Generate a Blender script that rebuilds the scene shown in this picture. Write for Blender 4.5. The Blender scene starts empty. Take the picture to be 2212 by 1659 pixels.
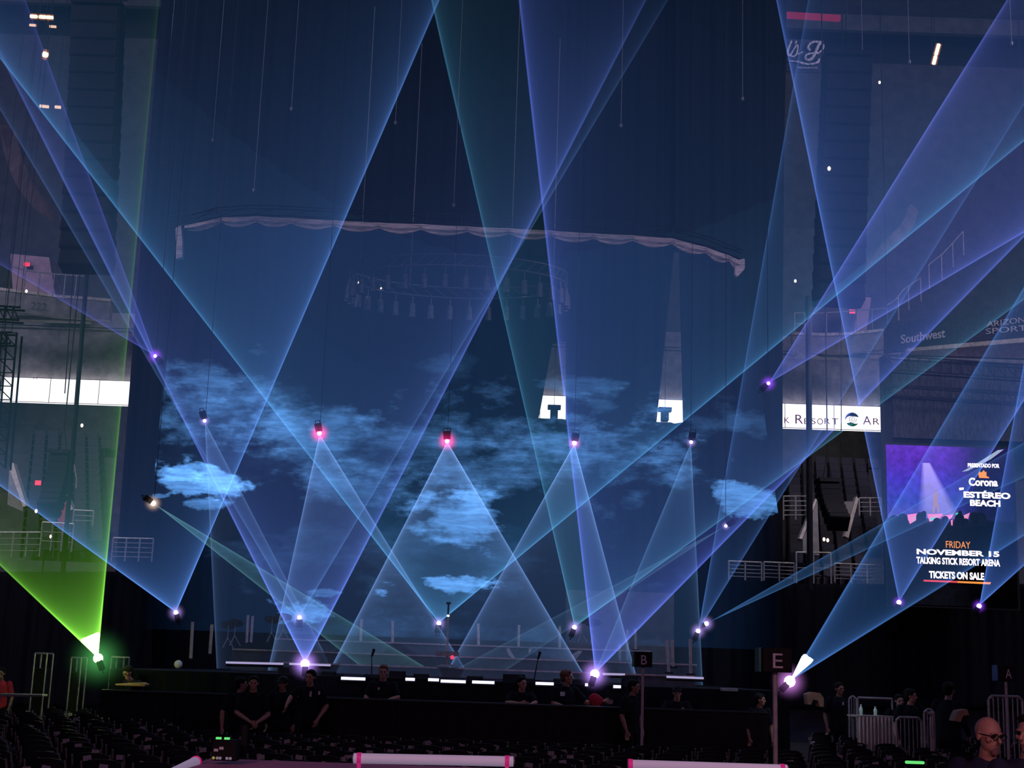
import bpy, bmesh, math, random
from mathutils import Vector, Matrix, noise as mnoise

# ------------------------------------------------------------------ camera, world, lights, exposure
C = bpy.context.scene.collection
S = bpy.context.scene
W, H, F = 2212.0, 1659.0, 3000.0
CAM = Vector((0, 0, 1.9))
PITCH = math.atan(621.0 / F)
ROLL = 0.034
fwd = Vector((0, math.cos(PITCH), math.sin(PITCH)))
up0 = Vector((0, -math.sin(PITCH), math.cos(PITCH)))
X0 = Vector((1, 0, 0))
cr = (X0 * math.cos(ROLL) + up0 * math.sin(ROLL)).normalized()
cu = (up0 * math.cos(ROLL) - X0 * math.sin(ROLL)).normalized()
cam_d = bpy.data.cameras.new('camera')
cam = bpy.data.objects.new('camera', cam_d)
C.objects.link(cam)
m = Matrix((cr, cu, -fwd)).transposed().to_4x4()
m.translation = CAM
cam.matrix_world = m
cam_d.sensor_fit = 'HORIZONTAL'
cam_d.sensor_width = 36.0
cam_d.lens = F / W * 36.0
cam_d.clip_end = 400
cam_d.clip_start = 0.05
S.camera = cam
S.view_settings.view_transform = 'Standard'
S.view_settings.look = 'None'
S.view_settings.exposure = 0.15
S.view_settings.gamma = 1.0
S.view_settings.use_curve_mapping = False
S.cycles.max_bounces = 1
S.cycles.diffuse_bounces = 0
S.cycles.glossy_bounces = 0
S.cycles.transmission_bounces = 0
S.cycles.adaptive_threshold = 0.04
S.cycles.volume_bounces = 0
S.cycles.volume_step_rate = 3.0
SCRATCH = bpy.data.scenes.new('scratch')      # small scene in which single meshes are evaluated quickly


def evaluated_mesh(o):
    if C.objects.get(o.name): C.objects.unlink(o)
    SCRATCH.collection.objects.link(o)
    SCRATCH.view_layers[0].update()
    dg = SCRATCH.view_layers[0].depsgraph
    dg.update()
    me = bpy.data.meshes.new_from_object(o.evaluated_get(dg))
    SCRATCH.collection.objects.unlink(o)
    return me

wd = bpy.data.worlds.new('arena_air')
S.world = wd
wd.use_nodes = True
wd.node_tree.nodes['Background'].inputs[0].default_value = (0.13, 0.20, 0.85, 1)
wd.node_tree.nodes['Background'].inputs[1].default_value = 0.045


def area_light(name, loc, target, size, energy, col, sy=None):
    d = bpy.data.lights.new(name, 'AREA')
    d.energy = energy
    d.color = col
    d.size = size
    if sy:
        d.shape = 'RECTANGLE'
        d.size_y = sy
    o = bpy.data.objects.new(name, d)
    C.objects.link(o)
    o.location = loc
    o.rotation_euler = (Vector(target) - Vector(loc)).to_track_quat('-Z', 'Y').to_euler()
    return o


# house lights, stage washes, and lights added for the stands and near man (dim)
area_light('house_light', (-26, 30, 24), (-16, 60, 10), 6, 1500, (0.80, 0.74, 1.0))
area_light('house_light', (26, 30, 24), (18, 60, 10), 6, 1700, (0.80, 0.74, 1.0))
area_light('truss_wash', (0, 26, 16), (0, 40, 11), 8, 260, (0.85, 0.75, 0.95))
area_light('added_stand_light', (-16, 38, 12), (-19, 47, 6), 1.5, 130, (1.0, 0.85, 0.8))  # unseen warm light added to brighten the cream stair walls
area_light('added_stand_light', (11, 38, 12), (11.5, 47, 6), 1.5, 170, (1.0, 0.85, 0.8))  # unseen warm light added for the right stair walls
area_light('added_pink_face_light', (2.6, 5.2, 2.0), (3.3, 9.3, 1.6), 0.5, 9, (1.0, 0.35, 0.42))  # pink light added to brighten the near man's face
area_light('stage_wash', (0, 33, 12), (0, 36, 2), 5, 160, (0.45, 0.6, 1.0))
area_light('front_of_house_light', (-3, -3, 6.0), (0, 24, 1.2), 2.5, 165, (1.0, 0.45, 0.52))
area_light('front_of_house_light', (7, 1, 5.0), (4, 20, 1.0), 2.5, 100, (1.0, 0.5, 0.62))


# ------------------------------------------------------------------ projection helpers
def ray(px, py):
    return (fwd * F + cr * (px - W / 2) + cu * (H / 2 - py)).normalized()


def at(px, py, Y):
    d = ray(px, py)
    return CAM + d * (Y / d.y)


def on_z(px, py, z):
    d = ray(px, py)
    return CAM + d * ((z - CAM.z) / d.z)


def horizon(px):
    return 1450 + 0.034 * (px - 1106)


# ------------------------------------------------------------------ object helpers
def tag(o, label=None, cat=None, group=None, kind=None):
    if label: o['label'] = label
    if cat: o['category'] = cat
    if group: o['group'] = group
    if kind: o['kind'] = kind
    return o


def thing(name, label, cat, loc=(0, 0, 0), rotz=0.0, group=None, kind=None):
    o = bpy.data.objects.new(name, None)
    o.empty_display_size = 0.2
    C.objects.link(o)
    o.location = loc
    o.rotation_euler = (0, 0, rotz)
    return tag(o, label, cat, group, kind)


def finish(name, bm, mat, parent=None, smooth=False, bevel=0.0):
    if bevel > 0:
        bmesh.ops.bevel(bm, geom=[e for e in bm.edges], offset=bevel, segments=1, affect='EDGES', clamp_overlap=True)
    bmesh.ops.recalc_face_normals(bm, faces=bm.faces[:])
    me = bpy.data.meshes.new(name)
    bm.to_mesh(me)
    bm.free()
    if smooth:
        for p in me.polygons: p.use_smooth = True
    if mat: me.materials.append(mat)
    o = bpy.data.objects.new(name, me)
    C.objects.link(o)
    if parent: o.parent = parent
    return o


def B(): return bmesh.new()


def box(bm, c, s, rz=0.0, M=None):
    mat = M if M else Matrix.Translation(c) @ Matrix.Rotation(rz, 4, 'Z')
    if M: mat = M @ Matrix.Translation(c)
    mat = mat @ Matrix.Diagonal((s[0], s[1], s[2], 1))
    return bmesh.ops.create_cube(bm, size=1.0, matrix=mat)


def rod(bm, a, b, r, r2=None, seg=10):
    a, b = Vector(a), Vector(b)
    d = b - a
    L = d.length
    if L < 1e-6: return
    q = d.to_track_quat('Z', 'Y').to_matrix().to_4x4()
    bmesh.ops.create_cone(bm, cap_ends=True, segments=seg, radius1=r, radius2=(r if r2 is None else r2), depth=L,
                          matrix=Matrix.Translation((a + b) / 2) @ q)


def ball(bm, c, r, sx=1, sy=1, sz=1, u=12, v=8, rot=None):
    mt = Matrix.Translation(c)
    if rot: mt = mt @ rot
    mt = mt @ Matrix.Diagonal((sx * r, sy * r, sz * r, 1))
    top = bm.verts.new(mt @ Vector((0, 0, 1)))
    bot = bm.verts.new(mt @ Vector((0, 0, -1)))
    prev = None
    for j in range(1, v):
        a = math.pi * j / v
        ring = [bm.verts.new(mt @ Vector((math.sin(a) * math.cos(2 * math.pi * i / u), math.sin(a) * math.sin(2 * math.pi * i / u), math.cos(a)))) for i in range(u)]
        for i in range(u):
            if prev is None: bm.faces.new((top, ring[i], ring[(i + 1) % u]))
            else: bm.faces.new((prev[i], ring[i], ring[(i + 1) % u], prev[(i + 1) % u]))
        prev = ring
    for i in range(u): bm.faces.new((prev[(i + 1) % u], prev[i], bot))


def prism(bm, pts, depth):
    """closed polygon of 3-D points pushed along +Y by depth"""
    a = [bm.verts.new(p) for p in pts]
    b = [bm.verts.new(Vector(p) + Vector((0, depth, 0))) for p in pts]
    bm.faces.new(a)
    bm.faces.new(b[::-1])
    n = len(pts)
    for i in range(n):
        bm.faces.new((a[i], b[i], b[(i + 1) % n], a[(i + 1) % n]))


def copy_tree(o, parent=None):
    c = o.copy()
    C.objects.link(c)
    if parent is not None:
        c.parent = parent
    for ch in list(o.children):
        copy_tree(ch, c)
    return c


# ------------------------------------------------------------------ materials
def mat(name, col, rough=0.7, metal=0.0, nscale=8.0, namt=0.25, bump=0.0, stretch=(1, 1, 1), emit=None, estr=0.0):
    mt = bpy.data.materials.new(name)
    mt.use_nodes = True
    nt = mt.node_tree
    bs = nt.nodes['Principled BSDF']
    tc = nt.nodes.new('ShaderNodeTexCoord')
    mp = nt.nodes.new('ShaderNodeMapping')
    mp.inputs['Scale'].default_value = stretch
    no = nt.nodes.new('ShaderNodeTexNoise')
    no.inputs['Scale'].default_value = nscale
    no.inputs['Detail'].default_value = 5
    rp = nt.nodes.new('ShaderNodeValToRGB')
    lo = [c * (1 - namt) for c in col]
    hi = [min(1, c * (1 + namt)) for c in col]
    rp.color_ramp.elements[0].color = (*lo, 1)
    rp.color_ramp.elements[1].color = (*hi, 1)
    rp.color_ramp.elements[0].position = 0.3
    rp.color_ramp.elements[1].position = 0.7
    nt.links.new(tc.outputs['Object'], mp.inputs[0])
    nt.links.new(mp.outputs[0], no.inputs[0])
    nt.links.new(no.outputs[0], rp.inputs[0])
    nt.links.new(rp.outputs[0], bs.inputs['Base Color'])
    bs.inputs['Roughness'].default_value = rough
    if max(col) < 0.05: bs.inputs['Specular IOR Level'].default_value = 0.12
    bs.inputs['Metallic'].default_value = metal
    if bump:
        bp = nt.nodes.new('ShaderNodeBump')
        bp.inputs['Strength'].default_value = bump
        nt.links.new(no.outputs[0], bp.inputs['Height'])
        nt.links.new(bp.outputs[0], bs.inputs['Normal'])
    if emit:
        bs.inputs['Emission Color'].default_value = (*emit, 1)
        bs.inputs['Emission Strength'].default_value = estr
    return mt


def glow(name, col, strength):
    mt = bpy.data.materials.new(name)
    mt.use_nodes = True
    nt = mt.node_tree
    nt.nodes.remove(nt.nodes['Principled BSDF'])
    e = nt.nodes.new('ShaderNodeEmission')
    e.inputs[0].default_value = (*col, 1)
    e.inputs[1].default_value = strength
    nt.links.new(e.outputs[0], nt.nodes['Material Output'].inputs['Surface'])
    return mt


def math_node(nt, op, a, b=None, c=None, clamp=False):
    n = nt.nodes.new('ShaderNodeMath')
    n.operation = op
    n.use_clamp = clamp
    for i, v in enumerate((a, b, c)):
        if v is None: continue
        if isinstance(v, (int, float)): n.inputs[i].default_value = v
        else: nt.links.new(v, n.inputs[i])
    return n.outputs[0]


M = {}
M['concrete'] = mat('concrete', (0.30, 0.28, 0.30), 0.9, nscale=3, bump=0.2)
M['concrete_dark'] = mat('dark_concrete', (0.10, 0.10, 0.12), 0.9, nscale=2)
M['floor'] = mat('arena_floor', (0.035, 0.035, 0.045), 0.85, nscale=2)
M['black'] = mat('black_paint', (0.012, 0.012, 0.014), 0.6)
M['drape'] = mat('black_drape', (0.007, 0.008, 0.013), 0.95, nscale=6, stretch=(4, 1, 0.2))
M['black_metal'] = mat('black_metal', (0.02, 0.02, 0.024), 0.45, 0.3)
M['steel'] = mat('galvanised_steel', (0.42, 0.40, 0.40), 0.5, 0.6)
M['grey_metal'] = mat('grey_metal', (0.22, 0.21, 0.23), 0.55, 0.3)
M['grille'] = mat('speaker_grille', (0.016, 0.016, 0.022), 0.8, nscale=60)
M['cloth_swag'] = mat('mauve_cloth', (0.62, 0.50, 0.52), 0.95, nscale=9, namt=0.35, stretch=(0.3, 1, 3), bump=0.3)
M['chair'] = mat('chair_vinyl', (0.009, 0.010, 0.016), 0.5, nscale=30)
M['paper'] = mat('white_card', (0.75, 0.72, 0.75), 0.8)
M['card'] = mat('pale_seat_card', (0.34, 0.32, 0.38), 0.8)
M['skin'] = mat('skin', (0.50, 0.26, 0.20), 0.55, nscale=20, namt=0.12)
M['skin_dark'] = mat('tanned_skin', (0.36, 0.18, 0.13), 0.55, nscale=20, namt=0.12)
M['hair'] = mat('dark_hair', (0.015, 0.012, 0.011), 0.7, nscale=60, bump=0.6)
M['hair_brown'] = mat('reddish_brown_hair', (0.16, 0.06, 0.035), 0.7, nscale=60, bump=0.6)
M['shirt'] = mat('dark_shirt_fabric', (0.012, 0.013, 0.02), 0.95, nscale=14, bump=0.3)
M['shirt_navy'] = mat('navy_shirt_fabric', (0.014, 0.018, 0.05), 0.95, nscale=14, bump=0.3)
M['trouser'] = mat('dark_trouser_fabric', (0.012, 0.012, 0.016), 0.95, nscale=14)
M['shoe'] = mat('black_leather', (0.01, 0.01, 0.01), 0.4)
M['eye'] = mat('dark_eye', (0.01, 0.008, 0.008), 0.2)
M['red_cloth'] = mat('red_cloth', (0.55, 0.03, 0.06), 0.95, nscale=12, bump=0.4)
M['red_wall'] = mat('red_painted_wall', (0.45, 0.06, 0.09), 0.8)
M['cream'] = mat('cream_painted_cap', (0.75, 0.66, 0.62), 0.8)
M['mauve_panel'] = mat('mauve_fascia_panel', (0.52, 0.34, 0.44), 0.8, nscale=1.5)
M['seat'] = mat('stadium_seat_plastic', (0.05, 0.05, 0.08), 0.6)
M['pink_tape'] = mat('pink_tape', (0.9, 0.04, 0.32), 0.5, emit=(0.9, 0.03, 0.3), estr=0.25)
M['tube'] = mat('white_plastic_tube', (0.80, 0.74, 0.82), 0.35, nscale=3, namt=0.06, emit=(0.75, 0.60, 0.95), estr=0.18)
M['ledge'] = mat('ledge_with_pink_light', (0.55, 0.22, 0.40), 0.6, nscale=20, stretch=(0.2, 3, 1))  # pink light falling on the ledge is put into its base colour
M['white'] = mat('white_paint', (0.7, 0.68, 0.7), 0.6)
M['letter_white'] = mat('pale_lettering', (0.75, 0.68, 0.75), 0.7)
M['tablecloth'] = mat('tan_table_skirt', (0.42, 0.33, 0.30), 0.95, nscale=6, stretch=(8, 1, 0.3))
M['brown'] = mat('brown_case', (0.36, 0.20, 0.13), 0.8)
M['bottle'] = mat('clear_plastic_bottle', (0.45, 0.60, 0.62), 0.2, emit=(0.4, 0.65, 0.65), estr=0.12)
M['rod'] = mat('pale_rod', (0.50, 0.44, 0.46), 0.5)
M['riser'] = mat('stage_step_laminate', (0.05, 0.06, 0.09), 0.5)
M['nosing'] = mat('step_nosing_aluminium', (0.35, 0.33, 0.38), 0.4, 0.5)
M['ribbon'] = glow('white_ribbon_led', (1.0, 0.93, 0.92), 1.5)
M['orange_lamp'] = glow('warm_lamp', (1.0, 0.50, 0.22), 9.0)
M['orange_dim'] = glow('warm_window_glow', (1.0, 0.62, 0.42), 0.8)
M['exit'] = glow('red_exit_led', (1.0, 0.05, 0.12), 1.0)
M['foot_led'] = glow('white_foot_led', (0.75, 0.72, 1.0), 1.6)
M['lens'] = glow('laser_lens_white', (1.0, 0.90, 1.0), 12.0)
M['lens_mag'] = glow('laser_lens_magenta', (1.0, 0.35, 0.62), 12.0)
M['lens_yel'] = glow('laser_lens_yellow', (1.0, 1.0, 0.45), 12.0)
M['green_led'] = glow('green_led', (0.15, 0.8, 0.2), 0.9)
M['spark'] = glow('small_warm_lamp', (1.0, 0.75, 0.6), 2.0)
M['red_led'] = glow('red_stripe_led', (0.40, 0.03, 0.10), 0.35)


# ------------------------------------------------------------------ lettering
def lettering(name, s, p0, p1, height, mt, parent=None, thick=0.02, shear=0.0, bold=0.0):
    """text whose baseline runs from p0 to p1; rises along world Z"""
    cd = bpy.data.curves.new(name, 'FONT')
    cd.body = s
    cd.extrude = 0.02
    cd.shear = shear
    cd.offset = bold
    cd.resolution_u = 4
    tmp = bpy.data.objects.new(name, cd)
    me = evaluated_mesh(tmp)
    bpy.data.objects.remove(tmp)
    p0, p1 = Vector(p0), Vector(p1)
    xs = [v.co.x for v in me.vertices]; ys = [v.co.y for v in me.vertices]
    x0, x1, y0, y1 = min(xs), max(xs), min(ys), max(ys)
    d = p1 - p0
    n = d.normalized().cross(Vector((0, 0, 1))).normalized()
    for v in me.vertices:
        u = (v.co.x - x0) / (x1 - x0)
        w = (v.co.y - y0) / (y1 - y0)
        t = (v.co.z / 0.02 + 1) * 0.5
        v.co = p0 + d * u + Vector((0, 0, height * w)) + n * (thick * t)
    me.materials.clear()
    me.materials.append(mt)
    o = bpy.data.objects.new(name, me)
    C.objects.link(o)
    if parent:
        o.parent = parent
        o.matrix_parent_inverse = parent.matrix_world.inverted() if False else Matrix.Translation(-parent.location)
    return o


# ------------------------------------------------------------------ laser beams in the haze
def beam_material(name, col, k, z0, power, nscale=None, length=None):  # light scattered by haze and smoke is put in as volume emission
    mt = bpy.data.materials.new(name)
    mt.use_nodes = True
    nt = mt.node_tree
    nt.nodes.remove(nt.nodes['Principled BSDF'])
    tc = nt.nodes.new('ShaderNodeTexCoord')
    sp = nt.nodes.new('ShaderNodeSeparateXYZ')
    nt.links.new(tc.outputs['Object'], sp.inputs[0])
    z = math_node(nt, 'MAXIMUM', sp.outputs['Z'], 0.0)
    z = math_node(nt, 'ADD', z, z0)
    z = math_node(nt, 'POWER', z, -power)
    st = math_node(nt, 'MULTIPLY', z, k)
    if length:      # glow faded out so the far end of the cone stays unseen
        fd = math_node(nt, 'MULTIPLY_ADD', sp.outputs['Z'], -1 / (0.45 * length), 1 / 0.45, clamp=True)
        st = math_node(nt, 'MULTIPLY', st, fd)
    if nscale:
        no = nt.nodes.new('ShaderNodeTexNoise')
        no.inputs['Scale'].default_value = nscale
        no.inputs['Detail'].default_value = 3
        nt.links.new(tc.outputs['Object'], no.inputs[0])
        f = math_node(nt, 'MULTIPLY_ADD', no.outputs[0], 1.2, 0.4)
        st = math_node(nt, 'MULTIPLY', st, f)
    e = nt.nodes.new('ShaderNodeEmission')
    e.inputs[0].default_value = (*col, 1)
    nt.links.new(st, e.inputs[1])
    nt.links.new(e.outputs[0], nt.nodes['Material Output'].inputs['Volume'])
    return mt


def cone_axis(apex, q1, q2, tau=0.0):
    v = (apex - CAM).normalized()
    e1 = ray(*q1); e2 = ray(*q2)
    n1 = v.cross(e1).normalized(); n2 = v.cross(e2).normalized()
    # directions inside the wedge
    p1 = (e1 - v * e1.dot(v)).normalized(); p2 = (e2 - v * e2.dot(v)).normalized()
    mid = (p1 + p2).normalized()
    if n1.dot(mid) < 0: n1 = -n1
    a = (mid * math.cos(tau) + v * math.sin(tau)).normalized()
    alpha = math.asin(min(0.99, a.dot(n1)))
    return a, alpha


def shell_cone(name, apex, axis, alpha, length, t, mt, parent, floor_z=None, seg=180):
    """hollow cone of scanned laser light: outer and inner skin, scattered light put in between them as volume emission"""
    q = axis.to_track_quat('Z', 'Y').to_matrix()
    bm = B()
    tip = bm.verts.new((0, 0, 0))
    off = t / math.sin(alpha)
    outer, inner = [], []
    NR = 14
    for i in range(seg):
        th = 2 * math.pi * i / seg
        d = Vector((math.sin(alpha) * math.cos(th), math.sin(alpha) * math.sin(th), math.cos(alpha)))
        L = length / math.cos(alpha)
        if floor_z is not None:
            wz = (q @ d).z
            if wz < -1e-3: L = min(L, (floor_z - apex.z) / wz)
        wd3 = q @ d
        if wd3.z > 1e-3: L = min(L, (31.7 - apex.z) / wd3.z)
        if abs(wd3.x) > 1e-3: L = min(L, ((32.5 if wd3.x > 0 else -32.5) - apex.x) / wd3.x)
        outer.append(bm.verts.new(d * L))
        ip = Vector((0, 0, off))
        # inner skin: parallel to the outer one, t inside it
        ia = alpha - min(0.0009, alpha * 0.05)
        di = Vector((math.sin(ia) * math.cos(th), math.sin(ia) * math.sin(th), math.cos(ia)))
        inner.append(bm.verts.new(ip + di * max(0.05, L - off * math.cos(alpha))))
    itip = bm.verts.new((0, 0, off))

    def skin(apexv, rim):
        # rings along the length keep the facets short
        prev = None
        for r in range(1, NR + 1):
            u = (r / NR) ** 1.5
            ring = rim if r == NR else [bm.verts.new(apexv.co.lerp(v.co, u)) for v in rim]
            for i in range(seg):
                j = (i + 1) % seg
                if prev is None: bm.faces.new((apexv, ring[i], ring[j]))
                else: bm.faces.new((prev[i], ring[i], ring[j], prev[j]))
            prev = ring
    skin(tip, outer)
    skin(itip, inner)
    for i in range(seg):
        j = (i + 1) % seg
        bm.faces.new((outer[j], outer[i], inner[i], inner[j]))
    o = finish(name, bm, mt, parent)
    o.matrix_local = q.to_4x4()
    return o


BLUE = (0.13, 0.34, 1.0); CYAN = (0.12, 0.50, 0.85); VIO = (0.16, 0.18, 1.0); ICE = (0.24, 0.45, 1.0)
TEAL = (0.25, 0.72, 0.80); GREEN = (0.22, 0.75, 0.06)
SPARE = {}


def laser(px, py, Y, e1, e2, col, k, label, t=0.024, tau=0.0, down=False, lens='lens', lr=0.05, halo=None, hr=0.28, smoke=None,
          power=1.0, k2=None):
    apex = at(px, py, Y)
    th = thing('laser_projector', label, 'laser projector', apex, 0, 'laser projectors around the stage')
    axis, alpha = cone_axis(apex, e1, e2, tau)
    pxm = F / (apex - CAM).dot(fwd)
    # length: to the frame corners inside the wedge
    if down:
        length, fz = 40.0, 1.74
    else:
        fz = None
        a2 = Vector((axis.dot(cr), axis.dot(cu))).normalized()
        L = 0
        for q in ((0, 0), (W, 0), (0, H), (W, H), e1, e2):
            L = max(L, ((q[0] - px) * a2.x + (py - q[1]) * a2.y) / pxm)
        length = min(26.0, L * 1.25 + 0.5)
    t = min(t, 0.020) if lr > 0.06 else 0.016
    if down: k = k * 1.25
    mt = beam_material('beam_glow_emission', col, k * 17.0 * (0.022 / t), 0.22, power, length=None if down else length)  # own emission stands for the laser light scattered along the beam
    if down:
        length = 14.0
    shell_cone('light_beam', apex, axis, alpha, length, t, mt, th, fz)
    # housing behind the lens
    q = axis.to_track_quat('Z', 'Y').to_matrix().to_4x4()
    bm = B()
    box(bm, (0, 0, 0), (0.15, 0.12, 0.20), M=q @ Matrix.Translation((0, 0, -0.14)))
    finish('housing', bm, M['black_metal'], th, bevel=0.015)
    bm = B()
    rod(bm, q @ Vector((-0.09, 0, -0.14)), q @ Vector((-0.09, 0, -0.30)), 0.008)
    rod(bm, q @ Vector((0.09, 0, -0.14)), q @ Vector((0.09, 0, -0.30)), 0.008)
    rod(bm, q @ Vector((-0.09, 0, -0.30)), q @ Vector((0.09, 0, -0.30)), 0.008)
    finish('yoke', bm, M['black_metal'], th)
    if down or py < 900:
        bm = B()
        rod(bm, (0, 0.05, 0.15), (0, 0.05, 31.8 - apex.z), 0.006, seg=6)
        finish('suspension_cable', bm, M['black_metal'], th)
    bm = B()
    ball(bm, (0, 0, 0), lr, u=20, v=14)  # ball made larger than the lens to take in its bloom
    finish('lens', bm, M[lens], th, smooth=True)
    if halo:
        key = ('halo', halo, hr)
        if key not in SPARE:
            hm = bpy.data.materials.new('painted_lens_glare')
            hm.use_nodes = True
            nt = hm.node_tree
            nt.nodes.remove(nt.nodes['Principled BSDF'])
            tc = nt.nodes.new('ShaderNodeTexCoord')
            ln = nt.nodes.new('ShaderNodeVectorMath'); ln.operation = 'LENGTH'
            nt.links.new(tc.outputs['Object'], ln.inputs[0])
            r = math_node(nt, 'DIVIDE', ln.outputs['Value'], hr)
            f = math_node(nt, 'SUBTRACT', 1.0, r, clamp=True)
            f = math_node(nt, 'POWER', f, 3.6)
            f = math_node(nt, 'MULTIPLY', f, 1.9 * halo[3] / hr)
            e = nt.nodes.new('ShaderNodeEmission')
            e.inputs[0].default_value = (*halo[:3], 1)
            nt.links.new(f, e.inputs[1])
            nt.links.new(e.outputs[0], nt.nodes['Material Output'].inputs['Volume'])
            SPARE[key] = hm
        # ball of volume emission added for the glare around the lens
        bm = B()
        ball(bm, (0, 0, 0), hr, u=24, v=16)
        finish('added_glare_ball', bm, SPARE[key], th, smooth=True)
    if smoke:
        s_e1, s_e2, slen, scol, sk = smoke
        ax, al = cone_axis(apex, s_e1, s_e2, 0)
        bm = B()
        seg, rings = 40, 10
        prev = [bm.verts.new((0, 0, 0))]
        vs = []
        for r in range(1, rings + 1):
            z = slen * r / rings
            row = []
            for i in range(seg):
                a = 2 * math.pi * i / seg
                zz = z * (1 + 0.10 * mnoise.noise(Vector((math.cos(a) * 2, math.sin(a) * 2, px * 0.1))) * (r / rings))
                rr = zz * math.tan(al) * (1.0 if r < rings else 0.86)
                row.append(bm.verts.new((rr * math.cos(a), rr * math.sin(a), zz)))
            vs.append(row)
        for i in range(seg):
            bm.faces.new((prev[0], vs[0][i], vs[0][(i + 1) % seg]))
        for r in range(rings - 1):
            for i in range(seg):
                bm.faces.new((vs[r][i], vs[r][(i + 1) % seg], vs[r + 1][(i + 1) % seg], vs[r + 1][i]))
        bm.faces.new(vs[-1])
        o = finish('smoke_puff', bm, beam_material('smoke_glow_emission', scol, sk, 0.1, 0.6, nscale=5), th)  # laser light on the smoke put in as emission
        o.matrix_local = ax.to_track_quat('Z', 'Y').to_matrix().to_4x4()
    return th


def build_lasers():
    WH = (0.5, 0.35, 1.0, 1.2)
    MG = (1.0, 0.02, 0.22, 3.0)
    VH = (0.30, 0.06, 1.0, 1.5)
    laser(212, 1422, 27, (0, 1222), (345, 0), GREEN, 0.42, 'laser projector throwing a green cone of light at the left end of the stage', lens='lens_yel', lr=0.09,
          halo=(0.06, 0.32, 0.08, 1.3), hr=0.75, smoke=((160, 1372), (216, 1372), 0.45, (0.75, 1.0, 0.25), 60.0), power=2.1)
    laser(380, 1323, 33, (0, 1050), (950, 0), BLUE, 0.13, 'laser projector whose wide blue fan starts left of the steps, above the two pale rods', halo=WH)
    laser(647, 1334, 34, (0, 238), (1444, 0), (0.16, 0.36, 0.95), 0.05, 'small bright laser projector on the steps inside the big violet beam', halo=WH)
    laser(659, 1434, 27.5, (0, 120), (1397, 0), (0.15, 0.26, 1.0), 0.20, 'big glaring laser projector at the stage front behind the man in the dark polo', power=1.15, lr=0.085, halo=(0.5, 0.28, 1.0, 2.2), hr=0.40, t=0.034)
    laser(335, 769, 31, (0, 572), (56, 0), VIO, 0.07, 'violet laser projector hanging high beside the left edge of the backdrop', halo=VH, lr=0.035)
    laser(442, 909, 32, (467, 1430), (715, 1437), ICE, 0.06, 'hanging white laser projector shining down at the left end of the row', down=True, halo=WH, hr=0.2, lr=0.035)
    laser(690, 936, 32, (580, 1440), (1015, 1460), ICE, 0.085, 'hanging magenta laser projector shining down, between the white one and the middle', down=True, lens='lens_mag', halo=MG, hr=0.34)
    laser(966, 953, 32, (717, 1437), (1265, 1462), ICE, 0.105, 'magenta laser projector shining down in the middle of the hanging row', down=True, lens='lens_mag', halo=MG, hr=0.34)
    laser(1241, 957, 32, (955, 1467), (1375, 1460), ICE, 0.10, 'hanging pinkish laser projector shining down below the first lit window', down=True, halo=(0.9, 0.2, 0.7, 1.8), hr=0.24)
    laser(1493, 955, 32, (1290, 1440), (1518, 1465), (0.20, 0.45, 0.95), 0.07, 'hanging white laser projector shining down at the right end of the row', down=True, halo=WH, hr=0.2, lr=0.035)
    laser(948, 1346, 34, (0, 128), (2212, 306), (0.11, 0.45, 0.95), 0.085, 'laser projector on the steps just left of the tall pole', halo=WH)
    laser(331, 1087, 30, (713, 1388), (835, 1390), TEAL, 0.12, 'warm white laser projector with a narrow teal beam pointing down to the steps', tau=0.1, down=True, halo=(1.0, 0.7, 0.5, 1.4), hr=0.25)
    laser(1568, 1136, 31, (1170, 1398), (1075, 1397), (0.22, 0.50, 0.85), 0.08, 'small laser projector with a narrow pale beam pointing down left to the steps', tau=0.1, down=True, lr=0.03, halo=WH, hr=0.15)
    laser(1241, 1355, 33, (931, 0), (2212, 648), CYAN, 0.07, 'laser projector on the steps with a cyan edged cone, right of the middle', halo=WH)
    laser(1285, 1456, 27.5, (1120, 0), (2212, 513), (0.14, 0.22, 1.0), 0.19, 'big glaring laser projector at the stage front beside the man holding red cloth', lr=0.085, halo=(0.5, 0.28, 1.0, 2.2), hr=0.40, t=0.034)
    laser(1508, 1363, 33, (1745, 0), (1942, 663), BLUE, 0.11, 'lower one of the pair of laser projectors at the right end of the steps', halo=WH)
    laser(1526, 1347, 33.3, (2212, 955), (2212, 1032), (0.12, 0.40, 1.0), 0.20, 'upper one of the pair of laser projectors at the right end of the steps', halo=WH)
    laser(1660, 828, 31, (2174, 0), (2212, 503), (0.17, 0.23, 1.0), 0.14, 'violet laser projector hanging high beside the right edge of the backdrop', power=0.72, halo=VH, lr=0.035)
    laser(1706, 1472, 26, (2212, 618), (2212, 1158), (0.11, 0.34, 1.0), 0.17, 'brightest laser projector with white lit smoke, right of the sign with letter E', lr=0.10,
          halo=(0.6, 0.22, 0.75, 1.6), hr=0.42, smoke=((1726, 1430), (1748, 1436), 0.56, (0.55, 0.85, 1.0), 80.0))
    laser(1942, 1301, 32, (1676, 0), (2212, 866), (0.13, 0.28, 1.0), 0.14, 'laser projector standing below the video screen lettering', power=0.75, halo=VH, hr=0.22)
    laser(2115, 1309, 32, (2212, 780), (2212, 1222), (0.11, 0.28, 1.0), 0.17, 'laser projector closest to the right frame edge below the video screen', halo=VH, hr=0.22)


build_lasers()


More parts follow.
